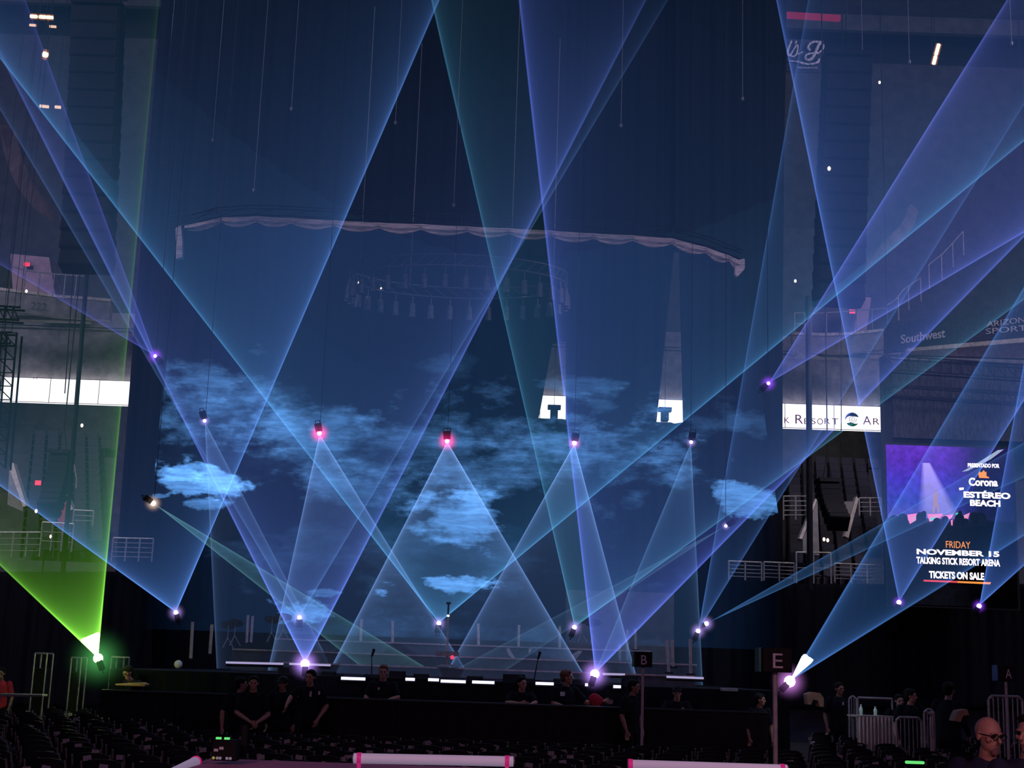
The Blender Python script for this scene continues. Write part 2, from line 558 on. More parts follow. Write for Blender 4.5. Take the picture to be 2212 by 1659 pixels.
# ------------------------------------------------------------------ setting: floor, far wall, tiers
def build_setting():
    bm = B()
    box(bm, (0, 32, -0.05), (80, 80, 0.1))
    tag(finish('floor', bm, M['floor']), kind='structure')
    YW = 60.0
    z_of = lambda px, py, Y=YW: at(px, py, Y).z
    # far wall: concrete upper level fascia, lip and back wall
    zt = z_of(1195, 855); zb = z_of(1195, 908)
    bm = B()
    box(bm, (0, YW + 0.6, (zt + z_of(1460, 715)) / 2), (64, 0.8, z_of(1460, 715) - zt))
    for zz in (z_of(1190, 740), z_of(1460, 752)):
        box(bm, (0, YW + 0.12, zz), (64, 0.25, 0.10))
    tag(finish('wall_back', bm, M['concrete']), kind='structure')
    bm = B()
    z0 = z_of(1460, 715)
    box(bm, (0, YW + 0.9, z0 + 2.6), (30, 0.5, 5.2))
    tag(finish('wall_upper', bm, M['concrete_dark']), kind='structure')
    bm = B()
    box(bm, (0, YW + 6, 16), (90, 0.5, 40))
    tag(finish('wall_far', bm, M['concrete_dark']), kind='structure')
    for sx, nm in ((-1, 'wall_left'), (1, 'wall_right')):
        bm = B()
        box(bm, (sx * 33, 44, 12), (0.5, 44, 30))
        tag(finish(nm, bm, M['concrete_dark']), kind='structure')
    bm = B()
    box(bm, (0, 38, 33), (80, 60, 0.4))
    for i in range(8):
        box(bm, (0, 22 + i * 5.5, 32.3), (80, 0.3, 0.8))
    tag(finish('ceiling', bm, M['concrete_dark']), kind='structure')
    # seating tiers
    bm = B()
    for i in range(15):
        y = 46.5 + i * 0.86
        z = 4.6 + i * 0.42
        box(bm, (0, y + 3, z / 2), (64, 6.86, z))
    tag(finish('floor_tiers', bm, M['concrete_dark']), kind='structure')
    # ribbon board
    rb = thing('ribbon_board', 'glowing white LED ribbon board running along the upper level', 'ribbon board', (0, YW, zt))
    h = zt - zb
    xl, xr = at(5, 830, YW).x, at(1906, 905, YW).x
    bm = B()
    box(bm, ((xl + xr) / 2, 0, -h / 2), (xr - xl, 0.22, h))
    finish('led_face', bm, M['ribbon'], rb)
    bm = B()
    for xx in [xl + (xr - xl) * i / 18 for i in range(19)]:
        box(bm, (xx, -0.115, -h / 2), (0.03, 0.01, h))
    for zz in (-0.01, -h + 0.01):
        box(bm, ((xl + xr) / 2, -0.115, zz), (xr - xl + 0.03, 0.01, 0.03))
    finish('module_frame', bm, M['grey_metal'], rb)
    ink = mat('ribbon_ink', (0.45, 0.06, 0.06), 0.8)
    def rt(s, x0, x1, y0, y1, name='lettering', mt=ink, bold=0.0):
        a = at(x0, y1, YW - 0.13); b = at(x1, y1 + 0.034 * (x1 - x0), YW - 0.13)
        b.z = a.z
        lettering(name, s, a, b, (y1 - y0) * YW / F, mt, rb, 0.01, bold=bold)
    for s, x0, x1, y0, y1 in (('K', 1694, 1706, 901, 914), ('R', 1718, 1735, 895, 915), ('E', 1737, 1747, 903, 916), ('S', 1752, 1762, 903, 916), ('O', 1765, 1778, 903, 917),
                              ('R', 1781, 1793, 903, 916), ('T', 1797, 1811, 903, 917), ('A', 1864, 1882, 898, 917), ('R', 1886, 1900, 903, 917), ('M', 72, 80, 815, 819)):
        rt(s, x0, x1, y0, y1)
    # round swirl emblem
    c = at(1841, 906, YW - 0.13) - Vector((0, 0, zt)) - Vector((0, YW, 0))
    cols = {'navy': mat('emblem_blue', (0.03, 0.08, 0.45), 0.8), 'green': mat('emblem_green', (0.02, 0.5, 0.25), 0.8)}
    for k, (mn, a0, a1) in enumerate((('navy', 20, 190), ('green', 215, 330))):
        bm = B()
        pts = []
        for i in range(15):
            a = math.radians(a0 + (a1 - a0) * i / 14)
            pts.append(c + Vector((math.cos(a) * 0.31, 0, math.sin(a) * 0.31)))
        for i in range(14, -1, -1):
            a = math.radians(a0 + (a1 - a0) * i / 14)
            r = 0.31 - 0.17 * math.sin(math.pi * (i / 14) ** 0.7)
            pts.append(c + Vector((math.cos(a) * r, 0, math.sin(a) * r)))
        prism(bm, pts, 0.02)
        finish('emblem_swirl', bm, cols[mn], rb)
    bm = B()
    prev = None
    for i in range(40):
        a = i * 0.33; r = 0.018 + 0.0042 * i
        p = c + Vector((math.cos(a) * r, -0.01, math.sin(a) * r))
        if prev: rod(bm, prev, p, 0.012, seg=6)
        prev = p
    finish('emblem_spiral', bm, cols['navy'], rb)


build_setting()


# ------------------------------------------------------------------ drapes, scrim, swag
def drape(name, label, left, right, Y, folds, zmin, group=None, top=-40, bottom=1540, mt='drape'):
    """left/right: [(py, px)...] outline of the cloth, taken at depth Y"""
    def interp(tab, y):
        for (y0, x0), (y1, x1) in zip(tab, tab[1:]):
            if y <= y1: return x0 + (x1 - x0) * (0 if y1 == y0 else max(0, (y - y0)) / (y1 - y0))
        return tab[-1][1]
    rows = sorted(set([top + (bottom - top) * i / 24 for i in range(25)] + [p[0] for p in left if top < p[0] < bottom] + [p[0] for p in right if top < p[0] < bottom]))
    bm = B()
    n = folds * 6
    grid = []
    xl0 = at(left[0][1], top, Y).x
    for y in rows:
        a, b = at(interp(left, y), y, Y), at(interp(right, y), y, Y)
        row = []
        for i in range(n + 1):
            u = i / n
            p = a.lerp(b, u)
            p.y += 0.06 * math.sin(p.x * 7.0) + 0.03 * math.sin(p.x * 17 + 1.3)
            p.z = max(p.z, zmin)
            row.append(bm.verts.new(p))
        grid.append(row)
    for r in range(len(grid) - 1):
        for i in range(n):
            try: bm.faces.new((grid[r][i], grid[r][i + 1], grid[r + 1][i + 1], grid[r + 1][i]))
            except ValueError: pass
    o = finish(name, bm, M[mt], smooth=True)
    sm = o.modifiers.new('thickness', 'SOLIDIFY'); sm.thickness = 0.03
    return tag(o, label, 'curtain', group)


YD = 46.0
drape('backdrop_curtain', 'tall black backdrop curtain left of the first lit window', [(-40, 352), (600, 300), (1540, 228)],
      [(-40, 1226), (738, 1222), (740, 1194), (905, 1163), (907, 1222), (1540, 1222)], YD, 34, 0.1, 'black backdrop curtains')
drape('backdrop_curtain', 'black backdrop curtain between the two lit windows', [(-40, 1222), (738, 1222), (740, 1222), (905, 1222), (907, 1218), (1540, 1218)],
      [(-40, 1462), (543, 1462), (545, 1455), (912, 1418), (914, 1462), (1540, 1462)], YD + 0.35, 12, 0.1, 'black backdrop curtains')
drape('backdrop_curtain', 'black backdrop curtain right of the second lit window', [(-40, 1458), (543, 1458), (545, 1468), (912, 1475), (914, 1458), (1540, 1458)],
      [(-40, 1700), (700, 1690), (1540, 1690)], YD, 12, 0.1, 'black backdrop curtains')


for px0, px1, lab in ((-60, 330, 'low black sheet added for the darkness under the left stands'), (1670, 2280, 'low black sheet added for the darkness under the right stands and the screen')):
    drape('added_dark_sheet', lab, [(1285, px0), (1480, px0)], [(1285, px1), (1480, px1)], 45.2, 24, 0.05, None, top=1262 if px0 > 1000 else 1235, bottom=1530)  # black sheets added to make the area under the stands dark


def scrim_material(Y):
    mt = bpy.data.materials.new('sky_projection_gauze')
    mt.use_nodes = True
    nt = mt.node_tree
    nt.nodes.remove(nt.nodes['Principled BSDF'])
    tc = nt.nodes.new('ShaderNodeTexCoord')
    sp = nt.nodes.new('ShaderNodeSeparateXYZ')
    nt.links.new(tc.outputs['Object'], sp.inputs[0])
    X, Z = sp.outputs['X'], sp.outputs['Z']

    def noise(sc, det, stretch, rough=0.6):
        mp = nt.nodes.new('ShaderNodeMapping'); mp.inputs['Scale'].default_value = stretch
        nt.links.new(tc.outputs['Object'], mp.inputs[0])
        no = nt.nodes.new('ShaderNodeTexNoise')
        no.inputs['Scale'].default_value = sc; no.inputs['Detail'].default_value = det; no.inputs['Roughness'].default_value = rough
        nt.links.new(mp.outputs[0], no.inputs[0])
        return no.outputs[0]
    n1 = noise(0.8, 9, (0.9, 1, 2.2), 0.68)
    n4 = noise(0.38, 4, (1.0, 1, 1.9), 0.6)
    n2 = noise(2.6, 6, (0.5, 1, 2.6), 0.6)
    # (px, py, half width px, half height px, brightness, edge sharpness)
    P = [(425, 1040, 120, 46, 0.34, 8.0), (365, 1022, 62, 20, 0.24, 8.0), (440, 1088, 90, 16, 0.20, 6.0), (345, 1072, 34, 10, 0.2, 6.0), (480, 1035, 60, 34, 0.2, 5.0), (980, 1120, 125, 62, 0.26, 3.5), (960, 1268, 105, 42, 0.34, 6.0), (1630, 1085, 100, 42, 0.26, 6.0),
         (660, 1324, 95, 34, 0.26, 5.0), (700, 1280, 40, 12, 0.12, 5.0), (480, 880, 185, 120, 0.085, 3.0), (450, 810, 90, 60, 0.06, 4.0), (600, 860, 120, 50, 0.04, 3.0), (700, 930, 240, 60, 0.040, 3.0), (900, 960, 560, 120, 0.085, 2.6), (1180, 1000, 330, 110, 0.07, 2.6), (760, 1050, 220, 60, 0.07, 3.0), (900, 1180, 420, 110, 0.035, 2.0), (680, 900, 300, 50, 0.05, 3.0), (1010, 1290, 200, 80, 0.03, 1.6),
         (1250, 830, 90, 26, 0.055, 4.0), (1305, 870, 45, 34, 0.05, 4.0), (960, 790, 75, 35, 0.030, 3.0), (1230, 960, 300, 60, 0.04, 2.0), (1600, 910, 150, 50, 0.055, 3.0), (600, 1000, 300, 60, 0.022, 2.0),
         (900, 1360, 360, 30, 0.035, 2.0), (1350, 1000, 200, 90, 0.02, 2.0)]
    tot = None
    for (px, py, hw, hh, b, sh) in P:
        c = at(px, py, Y); s = Y / F
        dx = math_node(nt, 'MULTIPLY', math_node(nt, 'SUBTRACT', X, c.x), 1 / (hw * s))
        dz = math_node(nt, 'MULTIPLY', math_node(nt, 'SUBTRACT', Z, c.z), 1 / (hh * s))
        r2 = math_node(nt, 'ADD', math_node(nt, 'MULTIPLY', dx, dx), math_node(nt, 'MULTIPLY', dz, dz))
        f = math_node(nt, 'SUBTRACT', 0.72, math_node(nt, 'SQRT', r2))
        f = math_node(nt, 'ADD', f, math_node(nt, 'MULTIPLY', math_node(nt, 'SUBTRACT', n1, 0.45), 2.6))
        f = math_node(nt, 'ADD', f, math_node(nt, 'MULTIPLY', math_node(nt, 'SUBTRACT', n4, 0.5), 3.8))
        f = math_node(nt, 'MULTIPLY', f, sh * 0.5, clamp=True)
        f = math_node(nt, 'MULTIPLY', f, b)
        tot = f if tot is None else math_node(nt, 'ADD', tot, f)
    n3 = noise(1.5, 10, (0.35, 1, 3.2), 0.75)
    tex = math_node(nt, 'MULTIPLY', math_node(nt, 'MULTIPLY_ADD', n2, 1.6, 0.2), math_node(nt, 'MULTIPLY_ADD', n3, 2.6, -0.3, clamp=False))
    tot = math_node(nt, 'MULTIPLY', tot, tex)
    mul = nt.nodes.new('ShaderNodeVectorMath'); mul.operation = 'SCALE'
    mul.inputs[0].default_value = (0.24, 0.72, 1.75)
    nt.links.new(tot, mul.inputs['Scale'])
    # deep blue night sky, a little lighter towards the horizon
    zt, zb = at(1000, 500, Y).z, at(1000, 1400, Y).z
    g = math_node(nt, 'MULTIPLY_ADD', Z, -1 / (zt - zb), zt / (zt - zb), clamp=True)
    mix = nt.nodes.new('ShaderNodeMix'); mix.data_type = 'RGBA'
    nt.links.new(g, mix.inputs[0])
    mix.inputs[6].default_value = (0.0036, 0.0085, 0.030, 1)
    mix.inputs[7].default_value = (0.0024, 0.0090, 0.028, 1)
    add = nt.nodes.new('ShaderNodeVectorMath'); add.operation = 'ADD'
    xl, xr = at(330, 1000, Y).x, at(1690, 1000, Y).x
    ed = math_node(nt, 'MULTIPLY', math_node(nt, 'ABSOLUTE', math_node(nt, 'SUBTRACT', X, (xl + xr) / 2)), 2 / (xr - xl))
    ed = math_node(nt, 'MULTIPLY', math_node(nt, 'SUBTRACT', 1.0, ed), 3.0, clamp=True)
    sc2 = nt.nodes.new('ShaderNodeVectorMath'); sc2.operation = 'SCALE'
    nt.links.new(mix.outputs[2], sc2.inputs[0]); nt.links.new(ed, sc2.inputs['Scale'])
    nt.links.new(mul.outputs[0], add.inputs[0]); nt.links.new(sc2.outputs[0], add.inputs[1])
    e = nt.nodes.new('ShaderNodeEmission'); e.inputs[1].default_value = 1.0
    nt.links.new(add.outputs[0], e.inputs[0])
    tr = nt.nodes.new('ShaderNodeBsdfTransparent'); tr.inputs[0].default_value = (0.82, 0.82, 0.84, 1)
    ad = nt.nodes.new('ShaderNodeAddShader')
    nt.links.new(tr.outputs[0], ad.inputs[0]); nt.links.new(e.outputs[0], ad.inputs[1])
    nt.links.new(ad.outputs[0], nt.nodes['Material Output'].inputs['Surface'])
    return mt


YS = 40.0
TOP = [(385, 500), (400, 487), (430, 481), (480, 470), (555, 467), (640, 471), (723, 476), (820, 481), (910, 484), (1010, 489), (1100, 493), (1190, 498), (1283, 504), (1367, 508), (1452, 515), (1525, 534), (1575, 552), (1606, 566)]


def top_y(px):
    for (x0, y0), (x1, y1) in zip(TOP, TOP[1:]):
        if px <= x1: return y0 + (y1 - y0) * (px - x0) / (x1 - x0)
    return TOP[-1][1]


def build_scrim():
    sc = thing('projection_scrim', 'see-through gauze screen with a projected night sky and clouds', 'projection screen', (0, 0, 0))
    bm = B()
    n = 60
    tops, bots = [], []
    xl_top, xr_top = 385, 1606
    rows = 12
    grid = []
    for i in range(n + 1):
        u = i / n
        px = xl_top + (xr_top - xl_top) * u
        t = at(px, top_y(px) + 6, YS)
        # cloth hangs straight down and flares outwards a little at the sides
        pb = 300 + (1722 - 300) * u
        b = at(pb, 1385 + 0.034 * (pb - 1106), YS)
        col = []
        for r in range(rows + 1):
            v = r / rows
            p = t.lerp(b, v)
            p.y = YS + 0.02 * math.sin(p.x * 3)
            col.append(bm.verts.new(p))
        grid.append(col)
    for i in range(n):
        for r in range(rows):
            bm.faces.new((grid[i][r], grid[i][r + 1], grid[i + 1][r + 1], grid[i + 1][r]))
    finish('gauze', bm, scrim_material(YS), sc, smooth=True)
    # swag of gathered cloth along the top
    bm = B()
    nodes = [400, 480, 555, 630, 723, 820, 910, 1010, 1100, 1190, 1283, 1367, 1452, 1525, 1575, 1606]
    prof = 14
    prev = None
    for a, b in zip(nodes, nodes[1:]):
        for j in range(9 if b != nodes[-1] else 10):
            u = j / 9
            px = a + (b - a) * u
            top = at(px, top_y(px), YS - 0.25)
            scal = math.sin(math.pi * u)
            depth = (0.20 + 0.19 * scal) * (0.9 if px > 480 else 0.75)
            ring = []
            for k in range(prof):
                v = k / (prof - 1)
                fold = 0.03 * math.sin(v * 16 + scal * 2)
                ring.append(bm.verts.new(top + Vector((0, -0.02 - 0.16 * math.sin(math.pi * v) * (0.4 + 0.6 * scal) + fold, -depth * v))))
            for k in range(prof - 2, 0, -1):
                v = k / (prof - 1)
                ring.append(bm.verts.new(top + Vector((0, 0.06, -depth * v))))
            if prev:
                for k in range(len(ring)):
                    k2 = (k + 1) % len(ring)
                    bm.faces.new((prev[k], prev[k2], ring[k2], ring[k]))
            else:
                bm.faces.new(ring)
            prev = ring
    bm.faces.new(prev)
    o = finish('swag', bm, M['cloth_swag'], smooth=True)
    tag(o, 'gathered pale cloth swag in shallow scallops above the sky screen', 'curtain')
    for nm, pts, lab in (('swag_tail', [(379, 492), (392, 486), (394, 520), (395, 556), (380, 560), (380, 530)], 'short straight cloth tail hanging from the left end of the swag'),
                    ('swag_tail', [(1588, 562), (1609, 558), (1609, 580), (1592, 598), (1587, 592)], 'pointed cloth tail hanging from the right end of the swag')):
        bm = B()
        prism(bm, [at(x, y, YS - 0.40) for x, y in pts], 0.20)
        tag(finish(nm, bm, M['cloth_swag'], bevel=0.02), lab, 'curtain')
    # truss the swag hangs on
    tr = thing('lighting_truss', 'dark box truss carrying the pale swag above the sky screen', 'truss', at(1000, 485, YS + 0.4))
    o0 = tr.location.copy()
    bm = B()
    pts = [at(x, top_y(x) - 4, YS + 0.1) - o0 for x in range(390, 1607, 76)]
    for a, b in zip(pts, pts[1:]):
        for dz in (0, 0.3):
            for dy in (0, 0.3):
                rod(bm, a + Vector((0, dy, dz)), b + Vector((0, dy, dz)), 0.02, seg=6)
        rod(bm, a, b + Vector((0, 0, 0.3)), 0.012, seg=6)
        rod(bm, a + Vector((0, 0, 0.3)), a, 0.012, seg=6)
        rod(bm, a + Vector((0, 0.3, 0)), b, 0.012, seg=6)
    finish('truss_frame', bm, M['black_metal'], tr)


build_scrim()


# ------------------------------------------------------------------ stage
def build_stage():
    ZS = 1.70
    xl, xr = at(240, 1440, 28.5).x, at(1705, 1470, 28.5).x
    bm = B()
    box(bm, ((xl + xr) / 2, 34.2, ZS - 0.08), (xr - xl, 11.4, 0.16))
    for i in range(9):
        for y in (28.8, 34, 39.6):
            box(bm, (xl + 0.3 + (xr - xl - 0.6) * i / 8, y, (ZS - 0.16) / 2), (0.1, 0.1, ZS - 0.16))
    st = thing('stage', 'long black concert stage deck across the hall', 'stage', (0, 0, 0))
    finish('deck', bm, M['black'], st)
    bm = B()
    n = 120
    vt, vb = [], []
    for i in range(n + 1):
        x = xl + (xr - xl) * i / n
        y = 28.46 + 0.03 * math.sin(i * 1.7)
        vt.append((bm.verts.new((x, y, ZS - 0.02)), bm.verts.new((x, y, 0.02))))
    for a, b in zip(vt, vt[1:]): bm.faces.new((a[0], b[0], b[1], a[1]))
    finish('front_skirt', bm, M['drape'], st)
    # stepped risers
    z_prev = ZS
    steps = [(31.8, 1.93, 600, 1500), (33.4, 2.20, 500, 1505), (35.0, 2.50, 590, 1405)]
    rs = thing('stage_steps', 'three wide stage steps with pale nosings in front of the sky screen', 'steps', (0, 0, 0))
    for (y, z, x0, x1) in steps:
        bm = B()
        a, b = at(x0, 1430, y).x, at(x1, 1430, y).x
        box(bm, ((a + b) / 2, (y + 38.5) / 2, (ZS + z) / 2 + 0.001), (b - a, 38.5 - y, z - ZS))
        p = finish('step', bm, M['riser'], rs)
        bm = B()
        box(bm, ((a + b) / 2, y - 0.02, z), (b - a, 0.05, 0.035))
        finish('nosing', bm, M['nosing'], p)
    # footlights
    def strip(x0, x1, y, lab, Y=28.34, h=0.055):
        a, b = at(x0, y, Y), at(x1, y, Y)
        th = thing('foot_light', lab, 'light strip', (a.x, Y, a.z), 0, 'white light strips on the stage front')
        bm = B(); box(bm, ((b.x - a.x) / 2, 0, 0), (b.x - a.x, 0.05, h)); finish('led_face', bm, M['foot_led'], th)
        bm = B(); box(bm, ((b.x - a.x) / 2, 0.05, -0.01), (b.x - a.x + 0.02, 0.06, h + 0.03)); finish('housing', bm, M['black_metal'], th)
    for x0, x1, y, lab in ((737, 789, 1465, 'white light strip at the stage lip between two floor monitors, left part'), (876, 896, 1467, 'short white light strip just right of the man with folded arms'),
                      (925, 948, 1468, 'short white light strip below the pole foot'), (952, 1006, 1471, 'long white light strip at the stage lip below the green beam end'), (1020, 1068, 1473, 'white light strip left of the tall black speaker box'),
                      (1157, 1196, 1476, 'bright white light strip left of the brown haired man'), (1325, 1341, 1483, 'short white light strip right of the big laser at the stage front'),
                      (1264, 1270, 1479, 'tiny white light strip beside the red cloth')):
        strip(x0, x1, y, lab)
    # outer light bars at deck-edge height
    def bar(x0, y0, x1, y1, Y, lab, e='foot_dim'):
        a, b = at(x0, y0, Y), at(x1, y1, Y)
        th = thing('light_bar', lab, 'light bar', a, 0)
        d = b - a
        bm = B(); rod(bm, (0, 0, 0), d, 0.022, seg=8); finish('tube', bm, M[e], th)
        bm = B(); rod(bm, (0, 0.05, -0.04), d + Vector((0, 0.05, -0.04)), 0.035, seg=6); finish('rail', bm, M['black_metal'], th)
    M['foot_dim'] = glow('dim_lilac_led', (0.62, 0.55, 0.95), 0.55)
    bar(488, 1431, 612, 1434, 29.6, 'thin lilac light bar at the left stage edge')
    bar(625, 1434, 714, 1437, 29.6, 'thin lilac light bar running behind the big left laser')
    bar(1302, 1456, 1350, 1457, 29.6, 'thin lilac light bar right of the big middle laser')
    bar(1440, 1462, 1520, 1465, 29.6, 'thin lilac light bar at the right stage edge')
    # pale rods standing on stage
    def rodthing(x0, y0, x1, y1, Y, lab, r=0.035):
        a, b = at(x0, y0, Y), at(x1, y1, Y)
        th = thing('pale_rod', lab, 'rod', b, 0, 'pale upright rods on the stage')
        bm = B(); rod(bm, (0, 0, 0), a - b, r); finish('shaft', bm, M['rod'], th)
        bm = B(); rod(bm, (0, 0, 0), (0, 0, 0.03), 0.09, seg=16); finish('foot', bm, M['black_metal'], th)
    for (x0, y0, x1, y1, Y, lab) in ((416, 1343, 412, 1425, 31, 'pale rod, outermost on the left'), (458, 1349, 453, 1415, 31, 'pale rod beside the falling edge of the white beam'), (536, 1329, 533, 1391, 35.5, 'first rod of the close pair left of the steps'),
                                (546, 1331, 542, 1390, 35.5, 'second rod of the close pair left of the steps'), (781, 1338, 779, 1388, 35.6, 'pale rod just right of the teal beam end'), (848, 1341, 848, 1390, 35.6, 'pale rod standing on the steps left of the tall pole'),
                                (1033, 1347, 1034, 1397, 35.6, 'pale rod on the steps right of the tall pole'), (1121, 1350, 1120, 1399, 35.6, 'pale rod on the steps above the white crescent'), (1209, 1353, 1209, 1401, 35.6, 'pale rod on the steps left of the cyan laser'),
                                (1338, 1392, 1340, 1430, 34, 'short faint rod inside the deep blue beam'), (1355, 1360, 1356, 1430, 34, 'tall faint rod in the right edge of the deep blue beam'), (1372, 1358, 1373, 1405, 35.6, 'pale rod behind the sign with letter B'),
                                (1440, 1383, 1445, 1455, 31, 'first rod of the close pair right of the sign with letter B'), (1452, 1382, 1454, 1443, 31.5, 'second rod of the close pair right of the sign with letter B'), (1491, 1380, 1492, 1458, 31, 'pale rod, outermost on the right')):
        rodthing(x0, y0, x1, y1, Y, lab)
    # tall pole with lamp
    a, b = at(969, 1303, 31.5), at(965, 1440, 31.5)
    th = thing('stage_pole', 'tall thin stage pole with black clip on top, left of centre', 'pole', b)
    bm = B(); rod(bm, (0, 0, 0), a - b, 0.03, 0.018); finish('shaft', bm, M['rod'], th)
    bm = B(); box(bm, a - b, (0.10, 0.06, 0.05)); rod(bm, a - b + Vector((0, 0, -0.25)), a - b, 0.022); finish('clip', bm, M['black_metal'], th)
    bm = B(); ball(bm, (a - b) * 0.80, 0.03); finish('lamp', bm, M['spark'], th)
    bm = B(); rod(bm, (0, 0, 0), (0, 0, 0.05), 0.25, 0.12, seg=20); box(bm, (0, 0, 0.28), (0.50, 0.3, 0.10)); finish('base', bm, M['grey_metal'], th)
    bm = B(); ball(bm, (0, 0, 0), 0.045)
    o = finish('warning_lamp', bm, M['exit']); o.location = at(977, 1420, 31.2); tag(o, 'small round red warning lamp beside the tall pole foot', 'lamp')
    # white crescent shapes (cymbal-like panels)
    for nm, pts, lab in (('white_panel', [(1093, 1401), (1101, 1400), (1106, 1411), (1113, 1421), (1108, 1423), (1099, 1415)], 'curved white panel leaning on the steps, crescent shaped'),
                    ('white_panel', [(1142, 1401), (1150, 1401), (1144, 1411), (1142, 1410)], 'small white triangular panel on the steps'),
                    ('white_panel', [(1233, 1418), (1240, 1411), (1250, 1405), (1258, 1407), (1252, 1415), (1243, 1426), (1236, 1427)], 'tilted white panel on the steps where a beam edge lands')):
        bm = B(); prism(bm, [at(x, y, 33.3) for x, y in pts], 0.03)
        tag(finish(nm, bm, M['white']), lab, 'panel', 'white panels on the steps')
    # floor monitors / boxes on the lip
    def monitor(x0, x1, y0, y1, Y, lab):
        a, b = at(x0, y1, Y), at(x1, y0, Y)
        w, h = b.x - a.x, b.z - a.z
        th = thing('floor_monitor', lab, 'speaker', ((a.x + b.x) / 2, Y, a.z), 0, 'black boxes on the stage front')
        bm = B()
        vs = [(-w / 2, 0, 0), (w / 2, 0, 0), (w / 2, 0.12, h), (-w / 2, 0.12, h)]
        vb = [(-w / 2, 0.55, 0), (w / 2, 0.55, 0), (w / 2, 0.40, h), (-w / 2, 0.40, h)]
        A = [bm.verts.new(v) for v in vs]; Bv = [bm.verts.new(v) for v in vb]
        bm.faces.new(A); bm.faces.new(Bv[::-1])
        for i in range(4): bm.faces.new((A[i], Bv[i], Bv[(i + 1) % 4], A[(i + 1) % 4]))
        finish('cabinet', bm, M['black'], th, bevel=0.01)
        bm = B()
        g = [Vector(v) * 1.0 for v in vs]
        c = sum(g, Vector()) / 4
        prism(bm, [c + (p - c) * 0.86 + Vector((0, -0.02, 0)) for p in g], 0.015)
        finish('grille', bm, M['grille'], th)
    for x0, x1, y0, y1, Y, lab in ((599, 641, 1442, 1476, 29, 'black floor monitor left of the big left laser'), (691, 722, 1451, 1478, 28.9, 'black floor monitor right of the big left laser'), (722, 737, 1455, 1478, 28.9, 'narrow black box beside the left light strip'),
                              (785, 818, 1457, 1483, 28.9, 'black floor monitor under the microphone stand on the left'), (838, 874, 1450, 1484, 28.9, 'black floor monitor behind the man with folded arms'), (891, 925, 1456, 1484, 28.9, 'black floor monitor left of the tall pole'),
                              (1007, 1043, 1461, 1485, 28.9, 'black floor monitor where the doubled beam lands'), (1085, 1135, 1457, 1502, 28.8, 'tall square black speaker box behind the man leaning on folded arms'), (1135, 1157, 1466, 1490, 28.9, 'black floor monitor under the right microphone stand'),
                              (1196, 1212, 1466, 1490, 28.9, 'narrow black box left of the brown haired man'), (1238, 1268, 1468, 1490, 28.9, 'black floor monitor right of the brown haired man'), (1345, 1378, 1460, 1500, 28.8, 'upright black speaker box left of the sign pole')):
        monitor(x0, x1, y0, y1, Y, lab)
    # microphone stands
    def mic(x, y0, y1, tilt, lab):
        b, a = at(x - tilt * 0.3, y1, 29.3), at(x, y0, 29.3)
        th = thing('microphone_stand', lab, 'microphone stand', b)
        a2 = a - b
        bm = B(); rod(bm, (0, 0, 0), a2 * 0.65, 0.012); rod(bm, a2 * 0.65, a2, 0.009)
        finish('pole', bm, M['black_metal'], th)
        bm = B(); rod(bm, (0, 0, 0), (0, 0, 0.03), 0.14, seg=18); finish('base', bm, M['black_metal'], th)
        bm = B(); rod(bm, a2, a2 + Vector((0.03, 0, 0.10)), 0.02, 0.028); ball(bm, a2 + Vector((0.035, 0, 0.13)), 0.034); finish('microphone', bm, M['black_metal'], th)
    mic(803, 1418, 1470, 0, 'microphone stand behind the floor monitors on the left')
    mic(1162, 1424, 1472, 30, 'leaning microphone stand right of the tall black speaker box')
    # drum riser hints: faint hardware on the left of the steps
    for i, (x, y) in enumerate(((490, 1390), (505, 1385), (585, 1378), (610, 1372), (1255, 1378), (1280, 1385))):
        b = at(x, y + 10, 34.5)
        th = thing('cymbal_stand', ('cymbal stand, %s, on the steps' % ('outermost on the left', 'second from the left', 'below the teal beam', 'right beside the falling beam edge', 'right of the cyan laser', 'inside the blue beam')[i]), 'cymbal stand', b, 0, 'cymbal stands on the stage')
        bm = B()
        for a in range(3): rod(bm, (0.16 * math.cos(a * 2.1), 0.16 * math.sin(a * 2.1), 0), (0, 0, 0.25), 0.008, seg=6)
        rod(bm, (0, 0, 0.2), (0, 0, 0.55), 0.01, seg=6); finish('tripod', bm, M['steel'], th)
        bm = B(); rod(bm, (0, 0, 0.55), (0, 0.01, 0.57), 0.2, 0.02, seg=20); finish('cymbal', bm, M['steel'], th)
    # barricade in front of the stage
    for i in range(9):
        x = at(300 + i * 160, 1500, 26.4).x
        th = thing('barricade', 'black steel crowd barricade panel standing in the row before the stage', 'barricade', (x, 26.4, 0), 0, 'barricade panels before the stage')
        bm = B(); box(bm, (0, 0, 0.66), (1.38, 0.03, 1.24)); finish('panel', bm, M['black'], th)
        bm = B(); rod(bm, (-0.69, 0, 1.30), (0.69, 0, 1.30), 0.03); finish('top_rail', bm, M['black_metal'], th)
        for sx in (-0.6, 0.6):
            bm = B(); rod(bm, (sx, 0.05, 1.2), (sx, 0.85, 0.02), 0.02); rod(bm, (sx, 0.05, 0.02), (sx, 0.85, 0.02), 0.02); finish('brace', bm, M['black_metal'], th)


build_stage()


